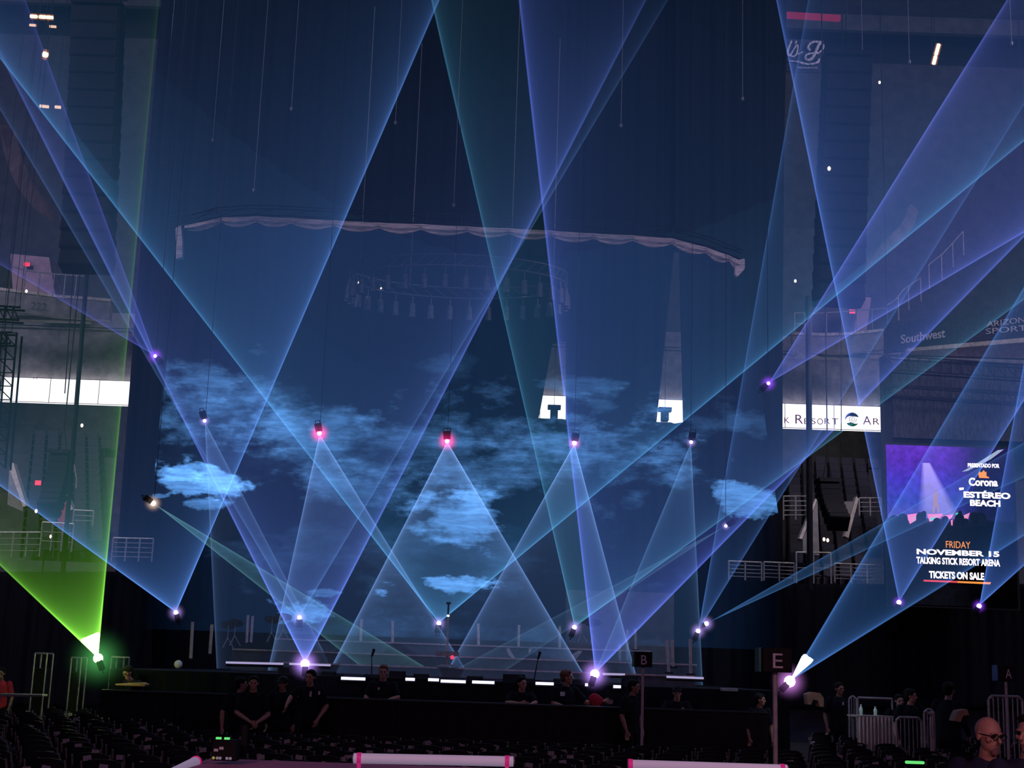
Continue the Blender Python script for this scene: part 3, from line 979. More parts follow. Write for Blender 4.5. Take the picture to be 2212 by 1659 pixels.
# ------------------------------------------------------------------ line arrays, hoists, truss ring, upper level
def line_array(px_top, py_top, px_bot, py_bot, Y, w, n, label, curve=0.5):
    a, b = at(px_top, py_top, Y), at(px_bot, py_bot, Y)
    th = thing('line_array_speaker', label, 'loudspeaker', a)
    d = b - a
    hh = d.length / n
    for i in range(n):
        u = (i + 0.5) / n
        c = d * u
        ang = curve * u * u
        c.y += -0.9 * curve * u ** 2
        R = Matrix.Translation(c) @ Matrix.Rotation(-ang, 4, 'X')
        bm = B()
        box(bm, (0, 0, 0), (w, 0.55, hh * 0.96), M=R)
        cb = finish('speaker_cabinet', bm, M['black'], th, bevel=0.012)
        bm = B()
        box(bm, (0, -0.285, 0), (w * 0.9, 0.02, hh * 0.8), M=R)
        finish('grille', bm, M['grille'], cb)
    bm = B()
    box(bm, (0, 0, 0.10), (w * 1.02, 0.7, 0.12))
    rod(bm, (-w * 0.25, 0, 0.1), (0, 0, 0.9), 0.015, seg=6); rod(bm, (w * 0.25, 0, 0.1), (0, 0, 0.9), 0.015, seg=6)
    finish('fly_frame', bm, M['black_metal'], th)
    bm = B(); rod(bm, (0, 0, 0.9), (0, 0, 31.6 - a.z), 0.02, seg=6); finish('chain', bm, M['black_metal'], th)


line_array(213, 20, 192, 590, 37, 1.40, 15, 'tall black line array of loudspeakers hanging left of the backdrop', 0.25)
line_array(1830, 130, 1806, 662, 37, 1.34, 14, 'tall black line array of loudspeakers hanging right of the backdrop', 0.25)
line_array(133, 985, 122, 1112, 42, 0.62, 8, 'small curved line array of loudspeakers before the left seats', 0.9)
line_array(1788, 1046, 1800, 1140, 42, 0.62, 7, 'small curved line array of loudspeakers before the right seats', 0.9)


def upper_level():
    # masts with cable
    for (x0, y0, x1, y1, Y, r, lab) in ((190, 560, 132, 1290, 40, 0.07, 'dark mast crossing the left end of the ribbon board'), (160, 560, 140, 850, 40, 0.018, 'thin hanging cable left of the dark mast'),
                                        (1746, 640, 1750, 1275, 40, 0.09, 'dark mast crossing the lettering of the right ribbon board'), (1818, 560, 1817, 1010, 41, 0.015, 'thin hanging cable right of the dark mast'),
                                        (95, 1200, 70, 1480, 30, 0.02, 'thin pole left of the green laser')):
        a, b = at(x0, y0, Y), at(x1, y1, Y)
        if r < 0.05 and y1 < 1200: a = a + (a - b).normalized() * max(0, 31.8 - a.z)
        bm = B(); rod(bm, a, b, r, seg=10)
        tag(finish('mast' if r > 0.05 else 'cable', bm, M['black']), lab, 'mast' if r > 0.05 else 'cable')
    # upper deck parapets
    def parapet(pts, h, Y0, Y1, lab, num=None):
        n = len(pts)
        bm = B()
        P = []
        for i, (x, y) in enumerate(pts):
            Y = Y0 + (Y1 - Y0) * i / (n - 1)
            P.append(at(x, y, Y))
        for a, b in zip(P, P[1:]):
            v = [a, b, b - Vector((0, 0, h)), a - Vector((0, 0, h))]
            prism(bm, v, 0.35)
        o = finish('parapet_wall', bm, M['concrete'])
        tag(o, lab, 'parapet')
        bm = B()
        for a, b in zip(P, P[1:]):
            prism(bm, [a + Vector((0, -0.06, 0.08)), b + Vector((0, -0.06, 0.08)), b + Vector((0, -0.06, -0.04)), a + Vector((0, -0.06, -0.04))], 0.46)
        finish('cap', bm, M['cream'], o)
        return o, P
    o, P = parapet([(-30, 622), (60, 633), (130, 642), (195, 646), (240, 650)], 0.85, 55, 57.5, 'pale concrete parapet of the upper level on the left')
    lettering('lettering', '222', at(66, 668, 54.9), at(100, 671, 55.2), 0.30, M['concrete_dark'], o, 0.03)
    parapet([(1712, 722), (1780, 724), (1840, 722), (1910, 714)], 0.80, 57.5, 56, 'pale concrete parapet of the upper level on the right')
    # lower lip of fascia
    bm = B()
    box(bm, (-25, 57.5, at(100, 690, 57.5).z), (14, 0.5, 0.18))
    box(bm, (25.0, 57.5, at(1800, 770, 57.5).z), (26, 0.5, 0.18))
    tag(finish('trim_1', bm, M['concrete']), kind='structure')

    def railing(pts, Y, h, lab, posts=6, bend=False, r=0.03, bars=0, group='steel railings in the stands'):
        P = [at(x, y, Y) for x, y in pts]
        th = thing('railing', lab, 'railing', P[0], 0, group)
        o0 = P[0]
        Q = [p - o0 for p in P]
        bm = B()
        for a, b in zip(Q, Q[1:]): rod(bm, a, b, r, seg=8)
        finish('top_rail', bm, M['steel'], th)
        if bars:
            for k in range(bars):
                bm = B()
                off = Vector((0, 0, -h * (k + 1) / (bars + 1)))
                for a, b in zip(Q, Q[1:]): rod(bm, a + off, b + off, r * 0.6, seg=6)
                finish('bar', bm, M['steel'], th)
        tot = sum((b - a).length for a, b in zip(Q, Q[1:]))
        for k in range(posts):
            s = tot * k / (posts - 1)
            for a, b in zip(Q, Q[1:]):
                L = (b - a).length
                if s <= L + 1e-4: p = a.lerp(b, s / L); break
                s -= L
            bm = B()
            rod(bm, p, p - Vector((0, 0, h)), r, seg=8)
            finish('post', bm, M['steel'], th)
    railing([(25, 575), (58, 585), (118, 592)], 54.6, 1.05, 'steel railing before the red exit sign on the left upper level', 4)
    railing([(118, 592), (190, 597)], 55, 1.0, 'steel railing right of the left exit portal', 4)
    railing([(1752, 678), (1790, 675), (1870, 670), (1916, 665)], 56.5, 0.95, 'steel railing before the red exit sign on the right upper level', 6)
    railing([(1716, 676), (1738, 676)], 56.5, 0.95, 'narrow steel gate rail at the left end of the right parapet', 2, bars=1)
    railing([(1915, 660), (1934, 648), (1952, 625), (1988, 600)], 54, 1.0, 'steel stair railing climbing right of the exit portal', 4)
    railing([(2006, 572), (2036, 548), (2056, 527), (2080, 500)], 53, 1.0, 'upper steel stair railing climbing toward the right', 4)
    # exit portals
    for pts, lab, ex, Y in (([(22, 548), (106, 556), (120, 640), (28, 632)], 'pale exit portal box on the left upper level', (58, 571), 57.0),
                        ([(1856, 641), (1882, 643), (1872, 716), (1845, 716)], 'pale exit portal box on the right upper level', (1841, 673), 58.0)):
        bm = B(); prism(bm, [at(x, y, Y) for x, y in pts], 1.2)
        tag(finish('exit_portal', bm, M['mauve_panel']), lab, 'portal')
        c = at(ex[0], ex[1], Y - 0.3)
        th = thing('exit_sign', 'small glowing red exit sign on the ' + ('left upper level' if ex[0] < 500 else 'right upper level'), 'exit sign', c)
        bm = B(); box(bm, (0, 0, 0), (0.24, 0.05, 0.15)); finish('face', bm, M['exit'], th)
        bm = B(); box(bm, (0, 0.05, 0), (0.27, 0.05, 0.18)); finish('case', bm, M['grey_metal'], th)
        lettering('lettering', 'EXIT', c + Vector((-0.09, -0.03, -0.045)), c + Vector((0.09, -0.03, -0.045)), 0.09, M['red_wall'], th, 0.005)
    c = at(82, 1043, 50)
    th = thing('exit_sign', 'small glowing red exit sign low among the left seats', 'exit sign', c)
    bm = B(); box(bm, (0, 0, 0), (0.20, 0.05, 0.16)); finish('face', bm, M['exit'], th)
    bm = B(); box(bm, (0, 0.05, 0), (0.23, 0.05, 0.19)); finish('case', bm, M['grey_metal'], th)
    # curved fascia boards
    def fascia(outer, inner, Y0, Y1, lab):
        bm = B()
        n = len(outer)
        for i in range(n - 1):
            Ya, Yb = Y0 + (Y1 - Y0) * i / (n - 1), Y0 + (Y1 - Y0) * (i + 1) / (n - 1)
            a, b, c, d = at(*outer[i], Ya), at(*outer[i + 1], Yb), at(*inner[i + 1], Yb), at(*inner[i], Ya)
            s = 0.985
            m_ = (a + b + c + d) / 4
            prism(bm, [m_ + (p - m_) * s for p in (a, b, c, d)], 0.3)
        tag(finish('curved_fascia_board', bm, M['mauve_panel']), lab, 'fascia board')
    fascia([(-5, 268), (8, 330), (22, 372), (42, 412), (70, 446), (108, 478)], [(26, 270), (34, 308), (46, 346), (62, 384), (84, 415), (113, 450)], 44, 52, 'curved mauve fascia board of linked panels on the left')
    fascia([(1968, 440), (1958, 468), (1942, 490), (1918, 513), (1896, 537), (1873, 553)], [(1984, 455), (1976, 485), (1960, 510), (1940, 530), (1915, 548), (1872, 578)], 44, 50, 'curved mauve fascia board of linked panels on the right')
    # red LED stripe at the top
    a, b = at(1240, -3, 50), at(1816, 32, 50)
    bm = B(); v = [a, b, b - Vector((0, 0, 0.2)), a - Vector((0, 0, 0.2))]; prism(bm, v, 0.2)
    tag(finish('red_light_stripe', bm, M['red_led']), 'long dull red light stripe at the top edge of the view', 'light strip')
    # orange house lamps
    def lamp(pts, Y, r, lab, dim=False):
        a, b = at(*pts[0], Y), at(*pts[1], Y)
        th = thing('house_lamp', lab, 'lamp', a, 0, 'warm house lamps under the roof')
        d = b - a
        bm = B(); rod(bm, (0, 0, 0), d, r, seg=12); finish('tube', bm, M['orange_dim' if dim else 'orange_lamp'], th)
        bm = B(); rod(bm, Vector((0, 0.1, 0.05)), d + Vector((0, 0.1, 0.05)), r * 1.5, seg=8); finish('reflector', bm, M['grey_metal'], th)
        bm = B(); rod(bm, Vector((0, 0.12, 0.05)), Vector((0, 0.12, 31.8 - a.z)), 0.01, seg=6); finish('hanger', bm, M['black_metal'], th)
        if not dim:
            hm = SPARE.get('warm')
            if not hm:
                hm = beam_material('painted_warm_glow', (1.0, 0.35, 0.10), 0.9, 0.6, 0.3); SPARE['warm'] = hm
            bm = B(); rod(bm, -d * 0.04, d * 1.04, r * 2.1, seg=20); finish('added_glow_around_lamp', bm, hm, th)  # emissive volume added for the warm glow around the lamp
    lamp([(66, 35), (80, 36)], 50, 0.06, 'short warm lamp tube at the top left, first of the pair')
    lamp([(84, 36), (114, 38)], 50, 0.06, 'long warm lamp tube at the top left, second of the pair')
    lamp([(94, 117), (102, 119)], 50, 0.10, 'round warm lamp below the pair of lamp tubes at the top left')
    lamp([(2017, 138), (2021, 122)], 45, 0.055, 'lower warm lamp tube at the top right')
    lamp([(2022, 118), (2028, 96)], 45, 0.055, 'upper warm lamp tube at the top right')
    lamp([(64, 54), (78, 55)], 52, 0.05, 'dim warm window strip under the top left lamp pair, left one', True)
    lamp([(107, 57), (121, 58)], 52, 0.05, 'dim warm window strip under the top left lamp pair, right one', True)
    lamp([(86, 229), (105, 231)], 52, 0.06, 'dim warm window strip far below the round lamp, left one', True)
    lamp([(119, 231), (131, 232)], 52, 0.06, 'dim warm window strip far below the round lamp, right one', True)
    # roof banner lettering
    bn = thing('roof_banner', 'dark banner above the left line array with cut off pale letters', 'banner', at(215, -20, 50))
    o0 = bn.location
    bm = B(); box(bm, (0, 0.1, 0.2), (2.2, 0.05, 1.1)); finish('cloth', bm, M['black'], bn)
    lettering('lettering', 'C', at(162, 14, 49.9), at(198, 14, 49.9), 0.75, M['letter_white'], bn)
    lettering('lettering', 'RENA', at(204, 14, 49.9), at(256, 16, 49.9), 0.42, M['letter_white'], bn)
    # script sign, strokes
    sg = thing('script_sign', 'dark hanging sign with pale script lettering and an underline swoosh', 'sign', at(1740, 118, 46))
    o0 = sg.location
    bm = B(); box(bm, (0, 0.12, 0), (1.35, 0.06, 1.25)); finish('board', bm, mat('dark_blue_board', (0.03, 0.03, 0.06), 0.8), sg)
    def stroke(pts, w, nm='letter_stroke'):
        bm = B()
        Q = [at(1680 + x / 15.08, 60 + y / 15.08, 46) - o0 for x, y in pts]
        for i, (a, b) in enumerate(zip(Q, Q[1:])):
            w0 = w[i] if isinstance(w, list) else w
            w1 = w[i + 1] if isinstance(w, list) else w
            rod(bm, a, b, w0, w1, seg=8)
            ball(bm, b, w1, u=8, v=6)
        ball(bm, Q[0], w[0] if isinstance(w, list) else w, u=8, v=6)
        finish(nm, bm, M['letter_white'], sg, smooth=True)
    stroke([(440, 450), (390, 560), (340, 700), (320, 800), (340, 880), (400, 900)], 0.04)
    stroke([(600, 440), (580, 500)], 0.035)
    stroke([(400, 900), (500, 740), (600, 570), (650, 560), (650, 700), (610, 860), (540, 930), (440, 930), (420, 880)], 0.03)
    stroke([(610, 860), (700, 840), (810, 790)], 0.022)
    stroke([(1040, 720), (980, 660), (1000, 580), (1070, 500), (1180, 455), (1290, 460), (1400, 470)], 0.042)
    stroke([(1380, 480), (1310, 600), (1250, 740), (1190, 880), (1120, 990), (1020, 1050), (930, 1040), (890, 960), (930, 880), (1040, 840), (1180, 830), (1330, 820), (1430, 740), (1490, 640), (1490, 560)], [0.055] * 6 + [0.035] * 9)
    stroke([(370, 1080), (520, 1090), (680, 1110), (820, 1160), (1000, 1190), (1180, 1170), (1320, 1110), (1350, 1020)], [0.02, 0.022, 0.03, 0.045, 0.03, 0.035, 0.05, 0.035])
    lettering('lettering', 'RESTAURANTS', at(1723, 148, 45.95), at(1766, 148.5, 45.95), 0.055, M['letter_white'], sg)
    # side wall boards on the right with lettering
    sb = thing('advertising_board', 'dark angled fascia with pale airline and radio station lettering', 'advertising board', at(1925, 760, 51))
    o0 = sb.location
    bm = B()
    for (x0, yt0, yb0, Y0), (x1, yt1, yb1, Y1) in (((1912, 700, 762, 51), (2240, 655, 728, 46)),):
        a, b, c, d = at(x0, yt0, Y0), at(x1, yt1, Y1), at(x1, yb1, Y1), at(x0, yb0, Y0)
        prism(bm, [p - o0 for p in (a, b, c, d)], 0.2)
    finish('board', bm, mat('dark_slate_board', (0.06, 0.07, 0.09), 0.8), sb)
    bm = B()
    a, b, c, d = at(1960, 752, 50), at(2240, 727, 45.9), at(2240, 737, 45.9), at(1960, 760, 50)
    prism(bm, [p - o0 for p in (a, b, c, d)], 0.3)
    finish('ledge', bm, M['cream'], sb)
    bm = B()
    a, b, c, d = at(1950, 760, 50), at(2240, 737, 46.2), at(2240, 775, 46.2), at(1950, 766, 50)
    prism(bm, [p - o0 for p in (a, b, c, d)], 0.25)
    finish('lower_wall', bm, mat('plum_wall', (0.16, 0.12, 0.15), 0.8), sb)
    p0, p1 = at(1947, 743, 50.0), at(2042, 729, 48.6)
    lettering('lettering', 'Southwest', p0, p1, 0.34, M['letter_white'], sb, bold=0.01)
    lettering('lettering', 'ARIZONA', at(2132, 707, 47.2), at(2232, 694, 45.8), 0.20, M['letter_white'], sb)
    lettering('lettering', 'SPORTS', at(2130, 722, 47.2), at(2232, 713, 45.8), 0.20, M['letter_white'], sb)
    # trusses on the right and left
    def truss(x0, y0, x1, y1, Y, h, n, lab):
        a, b = at(x0, y0, Y), at(x1, y1, Y)
        th = thing('lighting_truss', lab, 'truss', a)
        d = b - a
        side = Vector((0, 0, -h)) if abs(d.z) < abs(d.x) else Vector((h, 0, 0))
        bm = B()
        for o_ in (Vector(), side, Vector((0, h, 0)), side + Vector((0, h, 0))): rod(bm, o_, d + o_, 0.03, seg=6)
        finish('chord', bm, M['black_metal'], th)
        bm = B()
        for i in range(n):
            p, q = d * (i / n), d * ((i + 1) / n)
            rod(bm, p, q + side, 0.016, seg=5); rod(bm, p, p + side, 0.016, seg=5)
        finish('lacing', bm, M['black_metal'], th)
        bm = B()
        for p in (Vector((0.05, 0, 0)), d * 0.98): rod(bm, p, Vector((p.x, p.y, 31.8 - a.z)), 0.008, seg=5)
        finish('suspension_cable', bm, M['black_metal'], th)
    truss(-20, 660, 44, 664, 36, 0.35, 4, 'piece of black truss at the left edge under the parapet')
    truss(0, 718, 26, 718, 36, 0.30, 2, 'upper crossbar of the dark tower at the left edge')
    truss(4, 718, -22, 1010, 36, 0.40, 10, 'dark upright truss tower at the left edge')
    truss(1915, 768, 2240, 790, 44, 0.45, 14, 'long dark truss under the advertising fascia on the right')
    truss(1915, 830, 2240, 850, 44, 0.35, 14, 'second long dark truss above the video screen')
    truss(352, 470, 470, 452, 41, 0.35, 6, 'short faint truss above the left end of the swag')
    # hoist motors and chains
    for i, (x, y0, y1, Y, where) in enumerate(((648, -30, 232, 42, 'high above the left part of the swag'), (870, -30, 262, 42, 'high left of the crossing beams'), (1001, -30, 440, 42, 'reaching down near the crossing green beam'), (1347, -30, 268, 42, 'between the two thick blue beams'), (1604, -30, 210, 42, 'high right of the middle'),
                                              (487, -30, 300, 38, 'high between the left array and the violet beam'), (380, -30, 350, 38, 'beside the left edge of the curtains'), (557, 300, 408, 42, 'shortest, above the left swag scallops'), (1860, -30, 110, 40, 'above the right line array'), (1960, -30, 130, 40, 'right of the right line array'),
                                              (2180, -30, 90, 40, 'near the top right corner'))):
        a, b = at(x, y0, Y), at(x - 0.05 * (y1 - y0) * (1 if x < 1100 else 0), y1, Y)
        b.x = a.x
        th = thing('chain_hoist', 'hoist chain with a hook block, ' + where, 'hoist', b, 0, 'hoist chains hanging from the roof')
        bm = B(); rod(bm, (0, 0, 0), (0, 0, 31.8 - b.z), 0.009, seg=6); finish('chain', bm, M['grey_metal'], th)
        bm = B(); ball(bm, (0, 0, -0.05), 0.05, sz=1.6); finish('hook_block', bm, M['grey_metal'], th)
    # ring truss with lamps behind the screen
    c = at(990, 610, 43)
    th = thing('ring_truss', 'round dark ring of hanging lamps seen faintly through the sky screen', 'lighting ring', c)
    R = 3.5
    bm = B()
    for k in range(48):
        a0, a1 = 2 * math.pi * k / 48, 2 * math.pi * (k + 1) / 48
        for dz in (0, 0.35):
            rod(bm, (R * math.cos(a0), R * 0.55 * math.sin(a0), dz), (R * math.cos(a1), R * 0.55 * math.sin(a1), dz), 0.03, seg=6)
        rod(bm, (R * math.cos(a0), R * 0.55 * math.sin(a0), 0), (R * math.cos(a1), R * 0.55 * math.sin(a1), 0.35), 0.015, seg=5)
    finish('ring_frame', bm, M['grey_metal'], th)
    for k in range(34):
        a = 2 * math.pi * k / 34
        p = Vector((R * math.cos(a), R * 0.55 * math.sin(a), -0.15))
        bm = B()
        rod(bm, p + Vector((0, 0, 0.1)), p + Vector((0, 0, -0.15)), 0.02, seg=6)
        rod(bm, p + Vector((0, 0, -0.15)), p + Vector((0, 0, -0.62)), 0.09, 0.12, seg=10)
        lm = finish('hanging_lamp', bm, M['grey_metal'], th)
        if k in (2, 5, 13, 15):
            bm = B(); ball(bm, p + Vector((0, -0.1, 0.2)), 0.03); finish('indicator', bm, M['spark'], lm)
    bm = B()
    for k in range(4):
        a = k * math.pi / 2 + 0.5
        rod(bm, (R * math.cos(a), R * 0.55 * math.sin(a), 0.3), (R * math.cos(a), R * 0.55 * math.sin(a), 9), 0.012, seg=6)
    finish('suspension_cable', bm, M['grey_metal'], th)
    for x, y, lab in ((1197, 888, 'dark hanging projector silhouette before the first lit window'), (1436, 893, 'dark hanging projector silhouette before the second lit window')):
        th = thing('hanging_projector', lab, 'projector', at(x, y, 44), 0, 'dark projectors before the lit windows')
        bm = B(); box(bm, (0, 0, -0.08), (0.24, 0.3, 0.36)); finish('body', bm, M['black'], th, bevel=0.02)
        bm = B(); box(bm, (0, 0, 0.12), (0.42, 0.3, 0.12)); finish('bracket', bm, M['black'], th)
        bm = B(); rod(bm, (0, 0, 0.15), (0, 0, 14), 0.008, seg=6); finish('suspension_cable', bm, M['black'], th)
    # vomitory walls among the seats
    def vom(pts, side_pts, Y, lab, col='grey'):
        th = thing('stair_wall', lab, 'stair wall', at(*pts[0], Y), 0, 'cream capped stair walls in the stands')
        o0 = th.location
        if side_pts:
            bm = B(); prism(bm, [at(x, y, Y + 0.1) - o0 for x, y in side_pts], 0.25); finish('wall_side', bm, M['red_wall'] if col == 'red' else M['concrete'], th)
        bm = B(); prism(bm, [at(x, y, Y) - o0 for x, y in pts], 0.35); finish('cap', bm, M['cream'], th)
    vom([(24, 998), (29, 1001), (57, 1093), (50, 1095), (20, 1012)], [(20, 1012), (50, 1095), (50, 1105), (16, 1090)], 46.0, 'slanting cream cap wall nearest the left edge')
    vom([(137, 1050), (158, 1100), (150, 1103), (132, 1064)], [(132, 1064), (151, 1101), (150, 1140), (124, 1135)], 46.0, 'slanting cream cap wall with a red side, left stands', 'red')
    vom([(1762, 1076), (1765, 1080), (1733, 1165), (1726, 1163)], [(1766, 1080), (1770, 1200), (1735, 1195), (1734, 1165)], 46.0, 'left one of the two slanting cream walls, right stands')
    vom([(1850, 1072), (1855, 1078), (1833, 1162), (1824, 1158)], [(1770, 1083), (1850, 1083), (1830, 1140), (1790, 1140)], 46.0, 'right one of the two slanting cream walls, right stands')
    # lower railings
    railing([(0, 1150), (90, 1150)], 46, 0.8, 'steel railing low in the green beam, left edge', 4, bars=3)
    railing([(160, 1102), (203, 1104)], 46, 0.5, 'short steel rail right of the red sided wall', 2, bars=2)
    railing([(245, 1162), (332, 1164)], 45.5, 0.75, 'steel railing seen inside the blue cone on the left', 4, bars=4)
    railing([(92, 1128), (160, 1132)], 45, 0.9, 'steel railing under the red sided wall', 4, bars=2)
    railing([(1574, 1212), (1645, 1215)], 45.3, 0.6, 'steel railing right of the steps, left section', 3, bars=4)
    railing([(1650, 1214), (1716, 1217)], 45.3, 0.6, 'steel railing right of the steps, second section', 3, bars=4)
    railing([(1720, 1193), (1795, 1194)], 45.2, 1.0, 'steel railing before the cream stair walls', 3, bars=1)
    railing([(1803, 1217), (1868, 1220), (1908, 1221)], 45.3, 0.6, 'steel railing left of the video screen', 4, bars=4)
    railing([(1856, 1076), (1903, 1076)], 47, 0.6, 'steel railing right of the right cream wall', 3, bars=3)
    railing([(1692, 1072), (1745, 1072)], 47, 0.8, 'steel railing left of the left cream wall', 3, bars=4)
    railing([(160, 1004), (166, 1036)], 48, 0.3, 'tiny white ladder rail above the left seats', 2)
    # small warm lights in the seats
    for i, (x, y, w) in enumerate(((78, 1104, 'left one of a pair under the left slanting wall'), (88, 1100, 'right one of a pair under the left slanting wall'), (110, 1159, 'alone in the green beam'), (177, 919, 'alone under the left ribbon board'),
                                  (1780, 1165, 'left one of a pair under the small right array'), (1788, 1167, 'right one of a pair under the small right array'), (57, 629, 'on the left upper railing'), (1718, 607, 'above the right upper railing'), (1791, 364, 'on the right line array'), (1900, 178, 'right of the script sign'))):
        bm = B(); ball(bm, (0, 0, 0), 0.045, sz=1.4)
        o = finish('aisle_light', bm, M['spark']); o.location = at(x, y, 45 if y > 700 else (36.4 if x == 1791 else 50))
        tag(o, 'small warm aisle light, ' + w, 'lamp', 'small warm lights in the stands')


upper_level()


# ------------------------------------------------------------------ stadium seats
def build_stadium():
    proto = thing('stadium_seat', 'dark folding stadium seat in the tiers beyond the stage', 'stadium seat', (0, 0, 0), 0, 'stadium seats in the tiers')
    bm = B(); box(bm, (0, 0.10, 0.62), (0.46, 0.05, 0.42), M=Matrix.Identity(4)); finish('backrest', bm, M['seat'], proto, bevel=0.02)
    bm = B(); box(bm, (0, -0.05, 0.40), (0.44, 0.32, 0.06)); finish('seat_pan', bm, M['seat'], proto, bevel=0.015)
    bm = B(); box(bm, (-0.25, 0, 0.35), (0.03, 0.30, 0.5)); finish('armrest', bm, M['seat'], proto)
    first = True
    for i in range(1, 15):
        y = 46.5 + i * 0.86 + 0.05
        z = 4.6 + i * 0.42 if i else 0
        y0 = y - 0.43 + 0.86 - 0.1
        for (p0, p1, lab) in ((66, 240, 'dark stadium seat in the tiers left of the backdrop curtain'), (1700, 1900, 'dark stadium seat in the tiers right of the backdrop curtain')):
            xa, xb = at(p0, 1000, y).x, at(p1, 1000, y).x
            n = int((xb - xa) / 0.56)
            for k in range(n):
                o = proto if first else copy_tree(proto)
                first = False
                o.location = (xa + 0.3 + k * 0.56, 46.5 + i * 0.86 - 0.43 + 0.35, 4.6 + i * 0.42)
                o['label'] = lab
                o['group'] = 'stadium seats ' + ('left' if p0 < 500 else 'right')


build_stadium()


# ------------------------------------------------------------------ video screen
def build_screen():
    Y = 43.0
    c = at(1914, 960, Y)
    sc = thing('video_screen', 'large LED video screen with concert advert and white ticket lettering', 'screen', c)
    s = Y / F
    # local frame: u px right (level), v px down
    def P(px, py, off=0.0):
        p = at(px, py, Y - off)
        return p - c
    wv, hv = (2184 - 1914) * s * 1.02, 345 * s
    def loc(u, v, off=0.0):
        return Vector((u * wv, -off, -v * hv))
    bm = B(); box(bm, (wv / 2, 0.15, -hv / 2), (wv + 0.16, 0.25, hv + 0.16)); finish('cabinet', bm, M['black'], sc)
    # picture
    mt = bpy.data.materials.new('advert_picture'); mt.use_nodes = True
    nt = mt.node_tree; nt.nodes.remove(nt.nodes['Principled BSDF'])
    tc = nt.nodes.new('ShaderNodeTexCoord'); sp = nt.nodes.new('ShaderNodeSeparateXYZ')
    nt.links.new(tc.outputs['Object'], sp.inputs[0])
    u = math_node(nt, 'MULTIPLY', sp.outputs['X'], 1 / wv)
    v = math_node(nt, 'MULTIPLY', sp.outputs['Z'], -1 / hv)
    r = nt.nodes.new('ShaderNodeValToRGB')
    nt.links.new(v, r.inputs[0])
    cr_ = r.color_ramp
    cr_.elements[0].position = 0.0; cr_.elements[0].color = (0.10, 0.02, 0.42, 1)
    cr_.elements[1].position = 1.0; cr_.elements[1].color = (0.003, 0.003, 0.006, 1)
    for p, cc in ((0.10, (0.08, 0.015, 0.38, 1)), (0.22, (0.05, 0.02, 0.42, 1)), (0.36, (0.03, 0.04, 0.36, 1)), (0.455, (0.06, 0.05, 0.32, 1)), (0.475, (0.01, 0.01, 0.03, 1)), (0.52, (0.004, 0.004, 0.008, 1))):
        e = cr_.elements.new(p); e.color = cc
    fade = nt.nodes.new('ShaderNodeMapRange'); nt.links.new(u, fade.inputs[0])
    fade.inputs[1].default_value = 0.45; fade.inputs[2].default_value = 0.72; fade.inputs[3].default_value = 1.0; fade.inputs[4].default_value = 0.12
    no = nt.nodes.new('ShaderNodeTexNoise'); no.inputs['Scale'].default_value = 5; no.inputs['Detail'].default_value = 6
    nt.links.new(tc.outputs['Object'], no.inputs[0])
    k = math_node(nt, 'MULTIPLY', fade.outputs[0], math_node(nt, 'MULTIPLY_ADD', no.outputs[0], 1.6, 0.2))
    # printed spotlight cone of the advert picture
    du = math_node(nt, 'ABSOLUTE', math_node(nt, 'SUBTRACT', u, math_node(nt, 'MULTIPLY_ADD', v, 0.28, 0.285)))
    wd_ = math_node(nt, 'MULTIPLY_ADD', math_node(nt, 'SUBTRACT', v, 0.11), 0.42, 0.035)
    f = math_node(nt, 'SUBTRACT', 1.0, math_node(nt, 'DIVIDE', du, wd_), clamp=True)
    f = math_node(nt, 'MULTIPLY', f, 2.2, clamp=True)
    f = math_node(nt, 'MULTIPLY', f, math_node(nt, 'GREATER_THAN', v, 0.11))
    f = math_node(nt, 'MULTIPLY', f, math_node(nt, 'LESS_THAN', v, 0.46))
    f = math_node(nt, 'MULTIPLY', f, math_node(nt, 'MULTIPLY_ADD', v, -0.75, 0.50, clamp=True))
    em = nt.nodes.new('ShaderNodeEmission'); nt.links.new(r.outputs[0], em.inputs[0]); nt.links.new(k, em.inputs[1])
    em2 = nt.nodes.new('ShaderNodeEmission'); em2.inputs[0].default_value = (0.75, 0.65, 1.0, 1); nt.links.new(f, em2.inputs[1])
    ad = nt.nodes.new('ShaderNodeAddShader'); nt.links.new(em.outputs[0], ad.inputs[0]); nt.links.new(em2.outputs[0], ad.inputs[1])
    nt.links.new(ad.outputs[0], nt.nodes['Material Output'].inputs['Surface'])
    bm = B(); box(bm, (wv / 2, 0.01, -hv / 2), (wv, 0.02, hv)); finish('picture', bm, mt, sc)
    WHT = glow('screen_white', (0.95, 0.85, 1.0), 1.6); ORG = glow('screen_orange', (1.0, 0.32, 0.06), 0.9); BLK = mat('screen_black', (0.004, 0.004, 0.006), 0.9)
    PINK = glow('screen_pink', (1.0, 0.25, 0.6), 0.8); AQ = glow('screen_aqua', (0.08, 0.75, 0.65), 0.8); RED = glow('screen_red', (0.9, 0.08, 0.12), 0.8)
    FIG = glow('screen_figure', (0.55, 0.35, 0.5), 0.6); LIL = glow('screen_lilac', (0.6, 0.75, 1.0), 0.5)
    # u, v from zoomed crop: x 110..1320 -> 0..~1 ; y 130..1659
    def Z(x, y, off=0.0):  # crop (1890,930)-(2212,1300) shown at 4.484x
        px, py = 1890 + x / 4.484, 930 + y / 4.484
        p = at(px, py, Y - off)
        return p
    def txt(s_, x0, x1, y0, y1, mt_, bold=0.0, roll=0.0):
        a = Z(x0, y1 - (x1 - x0) * 0.0, 0.03); b = Z(x1, y1 + roll, 0.03)
        lettering('lettering', s_, a, b, (y1 - y0) / 4.484 * s, mt_, sc, 0.01, bold=bold)
    txt('PRESENTADO POR', 900, 1205, 315, 355, WHT, 0.03, 8)
    txt('Corona', 910, 1190, 455, 535, WHT, 0.03, 8)
    txt('ESTÉREO', 860, 1312, 575, 650, WHT, 0.04, 15)
